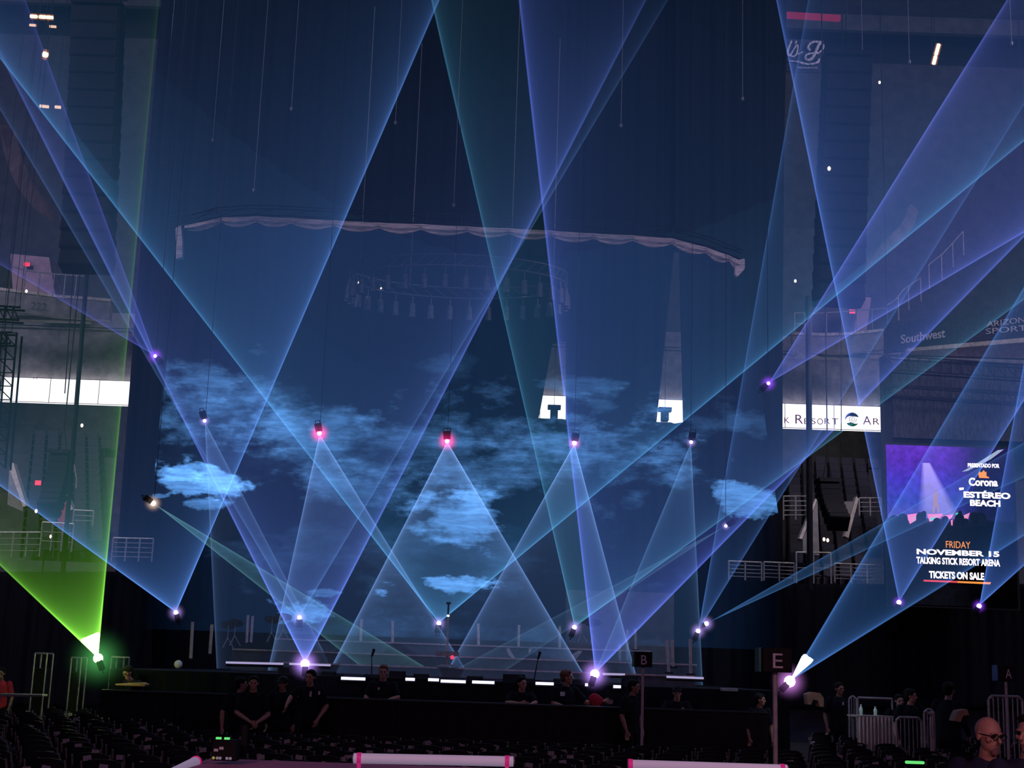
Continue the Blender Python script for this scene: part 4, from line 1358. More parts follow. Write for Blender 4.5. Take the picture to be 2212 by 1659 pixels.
    txt('BEACH', 922, 1215, 668, 730, WHT, 0.04, 10)
    txt('FRIDAY', 688, 925, 1070, 1135, ORG, 0.0, 8)
    txt('NOVEMBER 15', 405, 1205, 1145, 1198, WHT, 0.035, 28)
    txt('TALKING STICK RESORT ARENA', 403, 1212, 1222, 1288, WHT, 0.03, 30)
    txt('TICKETS ON SALE', 525, 1058, 1360, 1430, WHT, 0.035, 20)
    def poly(pts, mt_, nm, off=0.03):
        bm = B(); prism(bm, [Z(x, y, off) - c for x, y in pts], 0.01); finish(nm, bm, mt_, sc)
    poly([(472, 1445), (800, 1458), (800, 1475), (472, 1462)], RED, 'underline')
    poly([(800, 1458), (1125, 1470), (1115, 1490), (800, 1475)], ORG, 'underline')
    poly([(1002, 420), (1015, 395), (1030, 408), (1055, 383), (1068, 405), (1080, 398), (1080, 440), (1110, 455), (1100, 462), (1010, 458)], ORG, 'crown_emblem')
    poly([(815, 555), (860, 552), (860, 572), (820, 578)], WHT, 'dash')
    poly([(1190, 190), (1250, 182), (1120, 280), (900, 390), (840, 400), (1000, 310)], LIL, 'light_streak')
    # performer figure
    poly([(572, 600), (590, 590), (612, 640), (605, 690), (618, 720), (625, 795), (608, 795), (600, 735), (585, 740), (575, 795), (560, 795), (565, 700), (562, 650)], FIG, 'performer_picture')
    poly([(594, 572), (612, 570), (612, 590), (598, 592)], FIG, 'performer_picture')
    # glowing stage strip and crowd silhouettes
    for pts, mm in (([(315, 815), (420, 800), (430, 850), (340, 905), (320, 860)], PINK), ([(330, 850), (400, 830), (380, 880), (345, 890)], AQ), ([(455, 820), (485, 820), (478, 862), (455, 855)], AQ), ([(508, 810), (660, 805), (630, 850), (530, 885)], PINK),
                    ([(530, 845), (620, 815), (600, 850), (545, 880)], AQ), ([(655, 825), (760, 812), (740, 850), (645, 890)], PINK), ([(780, 800), (810, 795), (805, 850), (785, 840)], AQ), ([(840, 830), (920, 795), (900, 865), (860, 850)], PINK),
                    ([(835, 830), (900, 810), (885, 850)], AQ), ([(735, 870), (755, 860), (752, 920), (740, 918)], PINK)):
        poly(pts, mm, 'stage_glow_picture', 0.025)
    for (x, y, r_) in ((270, 850, 48), (440, 830, 40), (475, 800, 22), (600, 880, 36), (680, 860, 34), (820, 850, 46), (825, 795, 18), (880, 880, 30), (960, 830, 40), (1020, 850, 60), (190, 870, 50)):
        pts = [(x + r_ * math.cos(a * math.pi / 8), y - r_ * math.sin(a * math.pi / 8)) for a in range(9)]
        pts += [(x - r_, y + 70), (x + r_, y + 70)]
        poly(pts, BLK, 'crowd_silhouette_picture', 0.04)
    # wall above and below the screen
    bm = B(); box(bm, (0, 0, 0), (5.6, 0.3, 2.6)); o = finish('wall_right_suite', bm, mat('slate_suite_wall', (0.035, 0.035, 0.05), 0.9, nscale=4, stretch=(6, 1, 1), namt=0.7)); o.location = at(2106, 870, 45.5); tag(o, kind='structure')
    bm = B()
    a = at(1906, 780, 44.8); 
    box(bm, (0, 0, -4.2), (0.25, 0.5, 9)); o = finish('trim_2', bm, M['black']); o.location = at(1912, 790, 44.8); tag(o, kind='structure')


build_screen()


# ------------------------------------------------------------------ folding chairs
def build_chairs():
    random.seed(4)
    proto = thing('folding_chair', 'black folding chair in the dark rows of the floor seating', 'chair', (0, 0, 0), 0, 'folding chairs on the arena floor')
    bm = B()
    # curved backrest, faces the stage (+Y); its back is towards the camera
    n = 6
    for i in range(n):
        a0, a1 = (i / n - 0.5), ((i + 1) / n - 0.5)
        y0, y1 = -0.20 + 0.12 * a0 * a0 * 4 * 0.4, -0.20 + 0.12 * a1 * a1 * 4 * 0.4
        x0, x1 = a0 * 0.42, a1 * 0.42
        vs = [(x0, y0, 0.60), (x1, y1, 0.60), (x1, y1 - 0.03, 0.86 - 0.05 * (2 * a1) ** 4), (x0, y0 - 0.03, 0.86 - 0.05 * (2 * a0) ** 4)]
        prism(bm, [Vector(v) for v in vs], 0.025)
    finish('backrest', bm, M['chair'], proto)
    bm = B(); box(bm, (0, 0.03, 0.45), (0.42, 0.40, 0.04)); finish('seat', bm, M['chair'], proto, bevel=0.012)
    for sx in (-0.21, 0.21):
        bm = B(); rod(bm, (sx, -0.22, 0.84), (sx, 0.20, 0.0), 0.012, seg=6); finish('leg', bm, M['grey_metal'], proto)
        bm = B(); rod(bm, (sx, 0.16, 0.46), (sx, -0.24, 0.0), 0.012, seg=6); finish('leg', bm, M['grey_metal'], proto)
    card = B(); box(card, (0.0, -0.245, 0.80), (0.09, 0.004, 0.055)); cardo = finish('seat_card', card, M['card'])
    card_me = cardo.data; bpy.data.objects.remove(cardo)
    strap = B(); box(strap, (0.0, 0.02, 0.476), (0.14, 0.10, 0.006)); so = finish('seat_note', strap, M['card']); strap_me = so.data; bpy.data.objects.remove(so)
    first = True
    count = 0
    rows = []
    for i in range(8): rows.append((15.2 + i * 1.0, -60, 2300, 'mid'))
    for i in range(8):
        rows.append((23.6 + i * 1.15, -40, 430, 'left'))
        rows.append((23.6 + i * 1.15, 1740, 2240, 'right'))
    labs = {'mid': 'black folding chair in the long rows before the barricade', 'left': 'black folding chair in the rows beside the left end of the stage', 'right': 'black folding chair in the rows beside the right end of the stage'}
    for (y, p0, p1, blk) in rows:
        xa, xb = at(p0, 1600, y).x, at(p1, 1600, y).x
        n = int((xb - xa) / 0.56)
        for k in range(n):
            if count >= 300: break
            x = xa + (k + 0.5) * 0.56 + random.uniform(-0.04, 0.04)
            if abs(x - at(2130, 1585, 9.3).x) < 0.0: continue
            o = proto if first else copy_tree(proto)
            first = False
            o.location = (x, y + random.uniform(-0.05, 0.05), 0)
            o.rotation_euler = (0, 0, random.uniform(-0.10, 0.10))
            o['label'] = labs[blk]; o['group'] = 'folding chairs, ' + {'mid': 'long rows', 'left': 'left block', 'right': 'right block'}[blk]
            count += 1
            if random.random() < 0.42:
                c = bpy.data.objects.new('seat_card', card_me); C.objects.link(c); c.parent = o
                c.location = (random.uniform(-0.12, 0.12), 0, random.uniform(-0.06, 0.02))
                c.rotation_euler = (0, random.uniform(-0.2, 0.2), 0)
            if random.random() < 0.25:
                c = bpy.data.objects.new('seat_note', strap_me); C.objects.link(c); c.parent = o
                c.location = (random.uniform(-0.1, 0.1), random.uniform(-0.05, 0.05), 0)


build_chairs()


# ------------------------------------------------------------------ people
def loft(bm, secs, seg=20):
    """secs: (center, rx, ry) rings, closed at both ends"""
    prev = None
    for (c, rx, ry) in secs:
        ring = [bm.verts.new(Vector(c) + Vector((rx * math.cos(2 * math.pi * i / seg), ry * math.sin(2 * math.pi * i / seg), 0))) for i in range(seg)]
        if prev:
            for i in range(seg): bm.faces.new((prev[i], prev[(i + 1) % seg], ring[(i + 1) % seg], ring[i]))
        else: bm.faces.new(ring[::-1])
        prev = ring
    bm.faces.new(prev)


def limb(bm, pts, rs):
    for i, p in enumerate(pts):
        ball(bm, p, rs[i], u=14, v=10)
        if i: rod(bm, pts[i - 1], p, rs[i - 1], rs[i], seg=14)


def fuse(name, bm, mt, parent, voxel, smooth_it=2):
    o = finish(name, bm, mt, parent)
    md = o.modifiers.new('fuse', 'REMESH'); md.mode = 'VOXEL'; md.voxel_size = voxel; md.use_smooth_shade = True
    sm = o.modifiers.new('smooth', 'SMOOTH'); sm.iterations = smooth_it; sm.factor = 0.5
    o.parent = None
    me = evaluated_mesh(o)
    C.objects.link(o)
    o.parent = parent
    o.modifiers.clear()
    o.data = me
    for p in me.polygons: p.use_smooth = True
    if not me.materials: me.materials.append(mt)
    return o


def hand(bm, wrist, d, side, s=1.0):
    """palm and five fingers; d = pointing direction, side = thumb side"""
    d = Vector(d).normalized(); t = Vector(side); t = (t - d * t.dot(d)).normalized(); n = d.cross(t)
    w = Vector(wrist)
    limb(bm, [w, w + d * 0.05 * s], [0.027 * s, 0.026 * s])
    for k in (-1, -0.35, 0.35, 1):
        limb(bm, [w + d * 0.03 * s + t * 0.012 * k * s, w + d * 0.085 * s + t * 0.028 * k * s], [0.018 * s, 0.014 * s])
        L = (0.062, 0.075, 0.080, 0.070)[int(round((k + 1) * 1.5))]
        a = w + d * 0.085 * s + t * 0.030 * k * s
        b = a + d * L * 0.5 * s + n * 0.008 * s
        c = b + d * L * 0.42 * s + n * 0.028 * s
        limb(bm, [a, b, c], [0.0105 * s, 0.0095 * s, 0.0085 * s])
    a = w + d * 0.025 * s + t * 0.024 * s
    limb(bm, [a, a + d * 0.03 * s + t * 0.028 * s, a + d * 0.062 * s + t * 0.036 * s + n * 0.01 * s], [0.014 * s, 0.012 * s, 0.010 * s])


def person(name_loc, label, rot=0.0, height=1.75, skin='skin', shirt='shirt', hair='hair', arms=None, head_yaw=0.0, head_tilt=0.0, lean=0.0, near=False, bald=False, cap=False,
           beard=False, glasses=False, long_sleeve=False, badge=None, stout=1.0):
    """faces -Y at rot 0. arms: [(elbow, wrist, handdir, thumbside) left, right] in a 1.75 m frame; x>0 is the viewer's right"""
    k = height / 1.75
    th = thing('person', label, 'person', name_loc, rot, 'people around the stage front')
    th.scale = (k, k, k)
    vox = 0.006 if near else 0.0095
    body = B()
    L = lambda z: Vector((0, -lean * max(0, z - 0.95) , 0))
    sh = [Vector((-0.185, 0, 1.42)) + L(1.42), Vector((0.185, 0, 1.42)) + L(1.42)]
    if arms is None:
        arms = [((-0.27, 0.02, 1.13), (-0.25, -0.07, 0.90), (0, -0.1, -1), (0.4, -0.6, 0)), ((0.27, 0.02, 1.13), (0.25, -0.07, 0.90), (0, -0.1, -1), (-0.4, -0.6, 0))]
    # torso, neck
    loft(body, [((0, 0, 0.86), 0.13 * stout, 0.095 * stout), ((0, 0, 0.95), 0.155 * stout, 0.11 * stout), (L(1.1) + Vector((0, 0, 1.10)), 0.14 * stout, 0.10 * stout), (L(1.25) + Vector((0, 0, 1.25)), 0.16 * stout, 0.11 * stout), (L(1.38) + Vector((0, 0, 1.38)), 0.165, 0.095), (L(1.45) + Vector((0, 0, 1.45)), 0.10, 0.07)])
    hc = Vector((0, -0.02, 1.635)) + L(1.6) + Vector((0, -0.03 - 0.10 * max(0, head_tilt), -0.02 * abs(head_tilt)))
    limb(body, [Vector((0, 0.01, 1.42)) + L(1.42), hc + Vector((0, 0.02, -0.10))], [0.062, 0.056])
    HR = Matrix.Rotation(head_yaw, 4, 'Z') @ Matrix.Rotation(head_tilt, 4, 'X')
    def hp(x, y, z): return hc + (HR @ Vector((x, y, z)))
    ball(body, hc + (HR @ Vector((0, 0.012, 0.028))), 0.088, 0.87, 1.05, 1.02, u=20, v=14, rot=HR)
    ball(body, hp(0, -0.018, -0.045), 0.066, 0.90, 1.0, 1.0, u=18, v=12, rot=HR)
    ball(body, hp(0, -0.052, -0.092), 0.026, 1.2, 0.9, 0.8, rot=HR)                                # chin
    ball(body, hp(0, -0.078, 0.022), 0.020, 2.9, 0.6, 0.55, rot=HR)                                # brow
    limb(body, [hp(0, -0.082, 0.008), hp(0, -0.104, -0.026)], [0.009, 0.013])                       # nose
    ball(body, hp(0, -0.080, -0.056), 0.020, 1.2, 0.5, 0.45, rot=HR)                                # lips
    for s in (-1, 1):
        ball(body, hp(0.052 * s, -0.055, -0.018), 0.022, 0.9, 0.9, 0.9, rot=HR)                    # cheek
        ball(body, hp(0.080 * s, 0.012, -0.008), 0.024, 0.35, 0.8, 1.25, rot=HR)                   # ear
    for i, (el, wr, hd, ts) in enumerate(arms):
        s = -1 if i == 0 else 1
        el, wr = Vector(el) + L(el[2]), Vector(wr) + L(wr[2])
        mid = el.lerp(wr, 0.3)
        limb(body, [sh[i], el, mid, wr], [0.055, 0.040, 0.043, 0.026])
        hand(body, wr, hd, ts)
    for s in (-1, 1):
        limb(body, [(0.09 * s, 0, 0.90), (0.10 * s, -0.015, 0.50), (0.105 * s, 0.02, 0.38), (0.11 * s, 0.02, 0.08)], [0.085 * stout, 0.055, 0.055, 0.036])
        limb(body, [(0.11 * s, 0.03, 0.05), (0.12 * s, -0.12, 0.035)], [0.035, 0.032])
    fuse('body', body, M[skin], th, vox)
    # shirt
    b = B()
    loft(b, [((0, 0, 0.84), 0.165 * stout, 0.125 * stout), ((0, 0, 0.95), 0.178 * stout, 0.130 * stout), (L(1.1) + Vector((0, 0, 1.10)), 0.165 * stout, 0.122 * stout), (L(1.25) + Vector((0, 0, 1.25)), 0.182 * stout, 0.128 * stout), (L(1.38) + Vector((0, 0, 1.38)), 0.185, 0.112), (L(1.46) + Vector((0, 0, 1.455)), 0.105, 0.080), (L(1.48) + Vector((0, 0, 1.49)), 0.072, 0.070)])
    for i, (el, wr, hd, ts) in enumerate(arms):
        el, wr = Vector(el) + L(el[2]), Vector(wr) + L(wr[2])
        if long_sleeve: limb(b, [sh[i], el, el.lerp(wr, 0.92)], [0.070, 0.056, 0.036])
        else: limb(b, [sh[i], sh[i].lerp(el, 0.72)], [0.070, 0.062])
    fuse('shirt', b, M[shirt], th, 0.012)
    b = B()
    for s in (-1, 1): limb(b, [(0.09 * s, 0, 0.88), (0.10 * s, -0.015, 0.50), (0.108 * s, 0.02, 0.10)], [0.105 * stout, 0.078, 0.060])
    fuse('trousers', b, M['trouser'], th, 0.014)
    for s in (-1, 1):
        b = B(); limb(b, [(0.11 * s, 0.04, 0.045), (0.12 * s, -0.10, 0.04), (0.122 * s, -0.15, 0.032)], [0.045, 0.045, 0.034]); fuse('shoe', b, M['shoe'], th, 0.01)
    for s in (-1, 1):
        b = B(); ball(b, hp(0.032 * s, -0.077, 0.004), 0.0125, 1.3, 0.6, 0.75, rot=HR); finish('eye', b, M['eye'], th, smooth=True)
    if not bald:
        b = B()
        ball(b, hp(0, 0.030, 0.045), 0.097, 0.93, 1.05, 0.95, u=24, v=16, rot=HR)
        ball(b, hp(0, 0.06, -0.005), 0.075, 1.0, 0.8, 1.1, u=18, v=12, rot=HR)
        ball(b, hp(0, -0.035, 0.090), 0.045, 1.5, 1.0, 0.6, rot=HR)
        fuse('hair', b, M[hair], th, 0.008, 1)
    if cap:
        b = B(); ball(b, hp(0, 0.012, 0.055), 0.102, 0.95, 1.05, 0.85, u=24, v=16, rot=HR); box(b, (0, -0.12, 0.055), (0.14, 0.11, 0.012), M=Matrix.Translation(hc) @ HR); fuse('cap', b, M['black'], th, 0.007, 1)
    if beard:
        b = B(); ball(b, hp(0, -0.060, -0.095), 0.029, 1.15, 0.9, 1.1, rot=HR); ball(b, hp(0, -0.090, -0.046), 0.014, 2.0, 0.6, 0.5, rot=HR)
        fuse('goatee', b, mat('greying_beard', (0.20, 0.10, 0.10), 0.8, nscale=60), th, 0.005, 1)
    if glasses:
        b = B()
        for s in (-1, 1):
            pr = None
            for q in range(17):
                a = 2 * math.pi * q / 16
                p = hp(0.034 * s + 0.026 * math.cos(a), -0.098, 0.006 + 0.019 * math.sin(a))
                if pr: rod(b, pr, p, 0.0035, seg=6)
                pr = p
            rod(b, hp(0.060 * s, -0.098, 0.01), hp(0.084 * s, 0.01, 0.012), 0.0032, seg=6)
        rod(b, hp(-0.009, -0.100, 0.01), hp(0.009, -0.100, 0.01), 0.003, seg=6)
        finish('glasses', b, M['black_metal'], th)
    if badge:
        for (x, z, w, h, y) in badge:
            b = B(); box(b, Vector((x, y, z)) + L(z), (w, 0.006, h)); finish('badge', b, M['paper'], th)
    return th


def stand(px, py_head, Y, hc=1.635, height=1.75):
    """ground point so that the head centre projects to (px, py)"""
    p = at(px, py_head, Y)
    return p


def put(px, py, Y, label, **kw):
    p = at(px, py, Y)
    h = (p.z) / 1.635 * 1.75
    return person((p.x, Y, 0), label, height=h, **kw)


def build_people():
    FOLD = [((-0.27, -0.16, 1.27), (0.02, -0.30, 1.30), (1, 0, 0.05), (0, 0, 1)), ((0.27, -0.16, 1.27), (-0.02, -0.33, 1.26), (-1, 0, 0), (0, 0, 1))]
    LEANA = [((-0.26, -0.16, 1.28), (-0.02, -0.30, 1.28), (1, -0.1, 0), (0, 0, 1)), ((0.26, -0.16, 1.30), (0.16, -0.36, 1.26), (0.6, -0.5, -0.3), (0, 0, 1))]
    put(520, 1478, 24.0, 'person with head turned away and one bare arm hanging, leftmost of the standing group', rot=0.5, head_yaw=1.35, stout=1.25,
        arms=[((-0.30, 0.0, 1.13), (-0.30, -0.04, 0.88), (0, -0.1, -1), (0.3, -0.8, 0)), ((0.25, 0.0, 1.13), (0.18, -0.14, 0.93), (-0.4, -0.4, -0.8), (-0.4, -0.6, 0.3))])
    put(549, 1476, 23.4, 'dark haired man in a dark shirt facing the camera, hands joined at the waist', stout=1.1, head_yaw=0.1,
        arms=[((-0.26, -0.02, 1.14), (0.02, -0.24, 1.00), (0.9, -0.1, -0.5), (0, -0.2, 1)), ((0.28, -0.02, 1.12), (0.13, -0.22, 0.99), (-0.5, -0.1, -0.85), (0, -0.8, 0.2))])
    put(612, 1476, 25.2, 'person wearing a dark cap and dark jacket with face half in shadow', cap=True, head_tilt=0.15, long_sleeve=True, skin='skin_dark', head_yaw=-0.2)
    put(672, 1463, 25.0, 'man in a dark polo with pale chest badge, standing below the big left laser', lean=0.08, head_yaw=-0.3,
        arms=[((-0.30, -0.10, 1.30), (-0.34, -0.26, 1.18), (-0.2, -0.2, -1), (0, -1, 0)), ((0.29, 0.02, 1.16), (0.17, -0.10, 0.95), (-0.3, -0.2, -1), (-0.4, -0.6, 0))], badge=[(0.03, 1.36, 0.035, 0.09, -0.118), (0.17, 1.38, 0.03, 0.06, -0.10)])
    put(829, 1452, 27.0, 'red haired man in a dark shirt with folded arms, left of centre', hair='hair_brown', lean=0.05, arms=[((-0.27, -0.05, 1.22), (-0.25, -0.18, 1.02), (0.1, -0.3, -1), (0.3, -0.8, 0)), ((0.27, -0.10, 1.22), (0.05, -0.26, 1.14), (-1, -0.1, -0.1), (0, 0, 1))], badge=[(-0.06, 1.36, 0.03, 0.04, -0.12)])
    put(1127, 1476, 27.0, 'man leaning on folded forearms on the barricade before the tall speaker box', head_yaw=0.7, arms=LEANA, lean=0.15)
    put(1222, 1463, 27.0, 'reddish haired man in profile with a pale badge, reaching out to the right', hair='hair_brown', rot=0.5, head_yaw=0.9, stout=1.15,
        arms=[((-0.26, -0.05, 1.20), (-0.10, -0.25, 1.12), (0.8, -0.4, -0.2), (0, 0, 1)), ((0.34, -0.14, 1.22), (0.58, -0.30, 1.26), (1, -0.1, -0.1), (0, 0, 1))], badge=[(-0.13, 1.36, 0.09, 0.07, -0.125)])
    put(1365, 1484, 25.6, 'dark clothed person standing in shadow just left of the sign pole with letter B', skin='skin_dark', rot=0.9, head_yaw=0.3)
    put(1461, 1496, 27.0, 'reddish faced man resting chin over crossed forearms right of the sign with letter B', arms=FOLD, lean=0.12, head_tilt=0.1, cap=True)
    put(1640, 1512, 26.5, 'person with face turned aside behind the pole of the sign with letter E', head_yaw=0.9, rot=0.3, skin='skin_dark')
    put(298, 1452, 28.2, 'person in dark clothes bent over a table at the far left of the stage', lean=0.25, head_tilt=0.5, rot=-0.6, skin='skin_dark', long_sleeve=True)
    put(1812, 1488, 30.0, 'person in dark clothes standing left of the table with bottles', skin='skin_dark', head_yaw=0.5, badge=[(0.05, 1.36, 0.03, 0.06, -0.12)])
    put(1941, 1514, 27.0, 'shorter person in dark clothes right of the table with bottles', skin='skin', head_yaw=0.2, badge=[(0.0, 1.38, 0.03, 0.05, -0.12)])
    put(1966, 1504, 26.0, 'person with a reddish face in profile behind the steel barrier', skin='skin', head_yaw=1.2)
    put(2047, 1491, 25.0, 'tall dark clothed person turned away beyond the empty chairs on the right', skin='skin_dark', rot=2.4, long_sleeve=True, stout=1.15,
        arms=[((-0.27, 0.02, 1.13), (-0.30, -0.07, 0.95), (0, -0.1, -1), (0.4, -0.6, 0)), ((0.32, 0.02, 1.18), (0.42, -0.12, 1.10), (0.6, -0.3, -0.5), (0, -0.6, 0.5))])
    put(2129, 1587, 9.3, 'bald man with glasses and a greying goatee in a navy shirt, nearest to the camera', near=True, bald=True, beard=True, glasses=True, skin='skin', shirt='shirt_navy', head_yaw=0.42, head_tilt=0.12, stout=1.2)
    put(2222, 1585, 8.6, 'dark haired person in navy shirt with white emblem at the right frame edge', near=True, shirt='shirt_navy', head_yaw=-1.0, skin='skin', badge=[(-0.05, 1.43, 0.045, 0.045, -0.105), (-0.05, 1.385, 0.055, 0.05, -0.118)])
    # far left person in red
    put(4, 1455, 29.0, 'person in a red shirt at the far left edge behind the seats', shirt='red_cloth', skin='skin_dark')
    # red cloth held out
    bm = B()
    pts = [(1273, 1503), (1285, 1496), (1297, 1503), (1305, 1512), (1298, 1524), (1288, 1530), (1278, 1522), (1271, 1512)]
    prism(bm, [at(x, y, 26.9) for x, y in pts], 0.10)
    tag(finish('red_cloth', bm, M['red_cloth'], bevel=0.03, smooth=True), 'bright red cloth hanging from the outstretched hand of the man in profile', 'cloth')


build_people()


# ------------------------------------------------------------------ near things, signs, barriers, table
def build_front():
    def sign(px, y_top, y_bot, x_pole_bot, Y, w, letter, lab, side_px):
        c = at(px, (y_top + y_bot) / 2, Y)
        top, bot = at(px, y_top, Y), at(px, y_bot, Y)
        h = top.z - bot.z
        th = thing('section_sign', lab, 'sign', (c.x, Y, 0), 0)
        bm = B(); box(bm, (0, 0.0, c.z), (w, w * 0.9, h)); finish('sign_box', bm, M['black'], th, bevel=0.004)
        bm = B(); rod(bm, (0, 0, 0.02), (0, 0, c.z - h / 2), 0.022); finish('pole', bm, M['rod'], th)
        bm = B(); rod(bm, (0, 0, 0), (0, 0, 0.03), 0.22, seg=20); finish('base', bm, M['black_metal'], th)
        o = lettering('letter', letter, Vector((c.x - w * 0.16, Y - w * 0.46, c.z - h * 0.33)), Vector((c.x + w * 0.18, Y - w * 0.46, c.z - h * 0.33)), h * 0.60, M['letter_white'], th, 0.004)
        bm = B(); box(bm, (-w * 0.5 - 0.02, 0.02, c.z), (0.02, w * 0.8, h)); 
        finish('side_panel', bm, M['teal_panel'] if letter != 'A' else M['blue_panel'], th)
        return th
    M['teal_panel'] = mat('teal_side_panel', (0.05, 0.20, 0.16), 0.7)
    M['blue_panel'] = mat('blue_side_panel', (0.08, 0.12, 0.40), 0.7)
    sign(1389, 1408, 1441, 0, 22.5, 0.27, 'B', 'black box sign with letter B on a pale pole', 0)
    sign(1674, 1400, 1452, 0, 13.2, 0.27, 'E', 'bigger black box sign with letter E on a pale pole', 0)
    sign(2172, 1437, 1471, 0, 22.0, 0.27, 'A', 'black box sign with letter A and blue side on a pale pole', 0)
    # ledge with tubes at the bottom
    Y = 6.0
    zl = at(800, 1655, Y).z - 0.012
    a, b = at(418, 1650, Y), at(1700, 1690, Y)
    bm = B(); box(bm, ((a.x + b.x) / 2 - 0.0, Y + 0.02, zl - 0.03), (b.x - a.x, 0.62, 0.06))
    th = thing('ledge', 'mauve lit ledge along the bottom of the view', 'ledge', (0, 0, 0))
    finish('top_board', bm, M['ledge'], th, bevel=0.006)
    bm = B(); box(bm, ((a.x + b.x) / 2, Y + 0.02, (zl - 0.06) / 2), (b.x - a.x - 0.04, 0.5, zl - 0.06)); finish('support_wall', bm, M['black'], th)
    def tube(x0, y0, x1, y1, lab, bands, Y0=None):
        p, q = at(x0, y0, Y - 0.05), at(x1, y1, Y - 0.05)
        zc = zl + 0.024
        p.z = zc; q.z = zc
        p = at(x0, y0, Y0 or Y - 0.05); q = at(x1, y1, Y - 0.05)
        th = thing('tube', lab, 'tube', p, 0, 'white tubes with pink tape on the ledge')
        d = q - p; u = d.normalized()
        bm = B(); rod(bm, (0, 0, 0), d, 0.021, seg=24); finish('tube_body', bm, M['tube'], th, smooth=False)
        for s0 in bands:
            bm = B(); rod(bm, u * (d.length * s0 - 0.009), u * (d.length * s0 + 0.009), 0.024, seg=24); finish('tape_band', bm, M['pink_tape'], th)
            bm = B(); box(bm, u * (d.length * s0) + Vector((0, 0, -0.025)), (0.014, 0.03, 0.035)); finish('tape_foot', bm, M['pink_tape'], th)
        for s0 in (0, 1):
            bm = B(); rod(bm, u * (d.length * s0 - 0.006), u * (d.length * s0 + 0.006), 0.017, seg=16); finish('end_cap', bm, M['grey_metal'], th)
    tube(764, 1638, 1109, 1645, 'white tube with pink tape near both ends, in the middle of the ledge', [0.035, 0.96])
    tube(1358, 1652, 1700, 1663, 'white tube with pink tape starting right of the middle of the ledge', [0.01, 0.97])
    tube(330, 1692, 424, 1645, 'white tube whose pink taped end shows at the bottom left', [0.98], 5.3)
    # small black switcher box with lights
    c = at(487, 1642, Y)
    th = thing('control_box', 'small black control box with two green lights on the ledge', 'control box', c)
    s = Y / F
    bm = B(); box(bm, (0, 0, 0.022 * 1 + 0.02), (0.104, 0.08, 0.085)); finish('case', bm, M['black'], th, bevel=0.004)
    for dx in (-0.031, 0.004):
        bm = B(); box(bm, (dx, -0.02, 0.088), (0.020, 0.02, 0.010)); finish('green_light', bm, M['green_led'], th)
    for dx, dz, r in ((-0.034, 0.042, 0.011), (-0.012, 0.050, 0.011)):
        bm = B(); box(bm, (dx, -0.042, dz), (r * 1.6, 0.004, r), ); finish('sticker', bm, M['paper'], th)
    lampm = mat('pale_knob', (0.55, 0.5, 0.55), 0.5, emit=(0.5, 0.45, 0.6), estr=0.15)
    for dx, mm in ((-0.042, mat('yellow_knob', (0.5, 0.5, 0.08), 0.5, emit=(0.5, 0.5, 0.1), estr=0.3)), (-0.026, lampm), (-0.014, lampm), (0.014, lampm), (0.028, lampm)):
        bm = B(); ball(bm, (dx, -0.045, 0.010), 0.0065); finish('knob', bm, mm, th)
    bm = B(); box(bm, (0, 0, 0), (0.026, 0.02, 0.13)); o = finish('radio_antenna', bm, M['black'], bevel=0.004); o.location = at(527, 1600, Y + 0.1)
    tag(o, 'black upright battery pack standing behind the small control box', 'battery pack')
    # glow stick
    bm = B(); rod(bm, (-0.09, 0, 0), (0.09, 0, 0.0), 0.016, seg=10); ball(bm, (0.09, 0, 0), 0.016); ball(bm, (-0.09, 0, 0), 0.016)
    o = finish('glow_stick', bm, M['green_led'], smooth=True); o.location = at(1976, 1647, 15.4); tag(o, 'green glowing stick lying on a chair back', 'glow stick')
    # steel barriers
    def barrier(x0, y0, x1, y1, Y, hpx, n, lab):
        a, b = at(x0, y0, Y), at(x1, y1, Y)
        b.z = a.z
        h = min(a.z - 0.02, hpx * Y / F)
        th = thing('steel_barrier', lab, 'barrier', (a.x, Y, a.z - h), 0)
        w = b.x - a.x
        bm = B()
        r = 0.022
        rod(bm, (0.06, 0, h), (w - 0.06, 0, h), r); rod(bm, (0, 0, 0), (0, 0, h - 0.06), r); rod(bm, (w, 0, 0), (w, 0, h - 0.06), r)
        rod(bm, (0, 0, h - 0.06), (0.06, 0, h), r); rod(bm, (w, 0, h - 0.06), (w - 0.06, 0, h), r); rod(bm, (0, 0, 0.12), (w, 0, 0.12), r * 0.8)
        finish('frame', bm, M['steel'], th)
        for i in range(1, n):
            bm = B(); rod(bm, (w * i / n, 0, 0.12), (w * i / n, 0, h), 0.011, seg=6); finish('bar', bm, M['steel'], th)
        for sx in (0.15, w - 0.15):
            bm = B(); rod(bm, (sx, -0.28, -0.0), (sx, 0.28, -0.0), 0.018, seg=6); finish('foot', bm, M['steel'], th)
    barrier(2135, 1503, 2208, 1505, 22.6, 150, 7, 'steel crowd barrier behind the sign with letter A')
    barrier(1936, 1549, 1990, 1551, 25, 150, 6, 'steel crowd barrier right of the skirted table')
    barrier(1996, 1532, 2017, 1536, 24.6, 150, 3, 'narrow steel barrier end right of the skirted table')
    barrier(1834, 1504, 1850, 1505, 28.5, 150, 3, 'narrow steel barrier left of the skirted table')
    barrier(2010, 1540, 2014, 1541, 24, 150, 2, 'thin steel frame behind the reddish faced person')
    # skirted table with bottles
    a, b = at(1850, 1545, 26.5), at(1933, 1548, 26.5)
    tb = thing('skirted_table', 'tan skirted table with two small bottles', 'table', (a.x, 26.5, 0))
    w, h = b.x - a.x, a.z
    bm = B(); box(bm, (w / 2, 0.3, h - 0.015), (w + 0.04, 0.7, 0.03)); finish('table_top', bm, M['tablecloth'], tb)
    bm = B()
    n = 60; vs = []
    for i in range(n + 1):
        x = w * i / n; y = -0.04 + 0.02 * math.sin(i * 1.1)
        vs.append((bm.verts.new((x, y, h - 0.02)), bm.verts.new((x, y - 0.02, 0.02))))
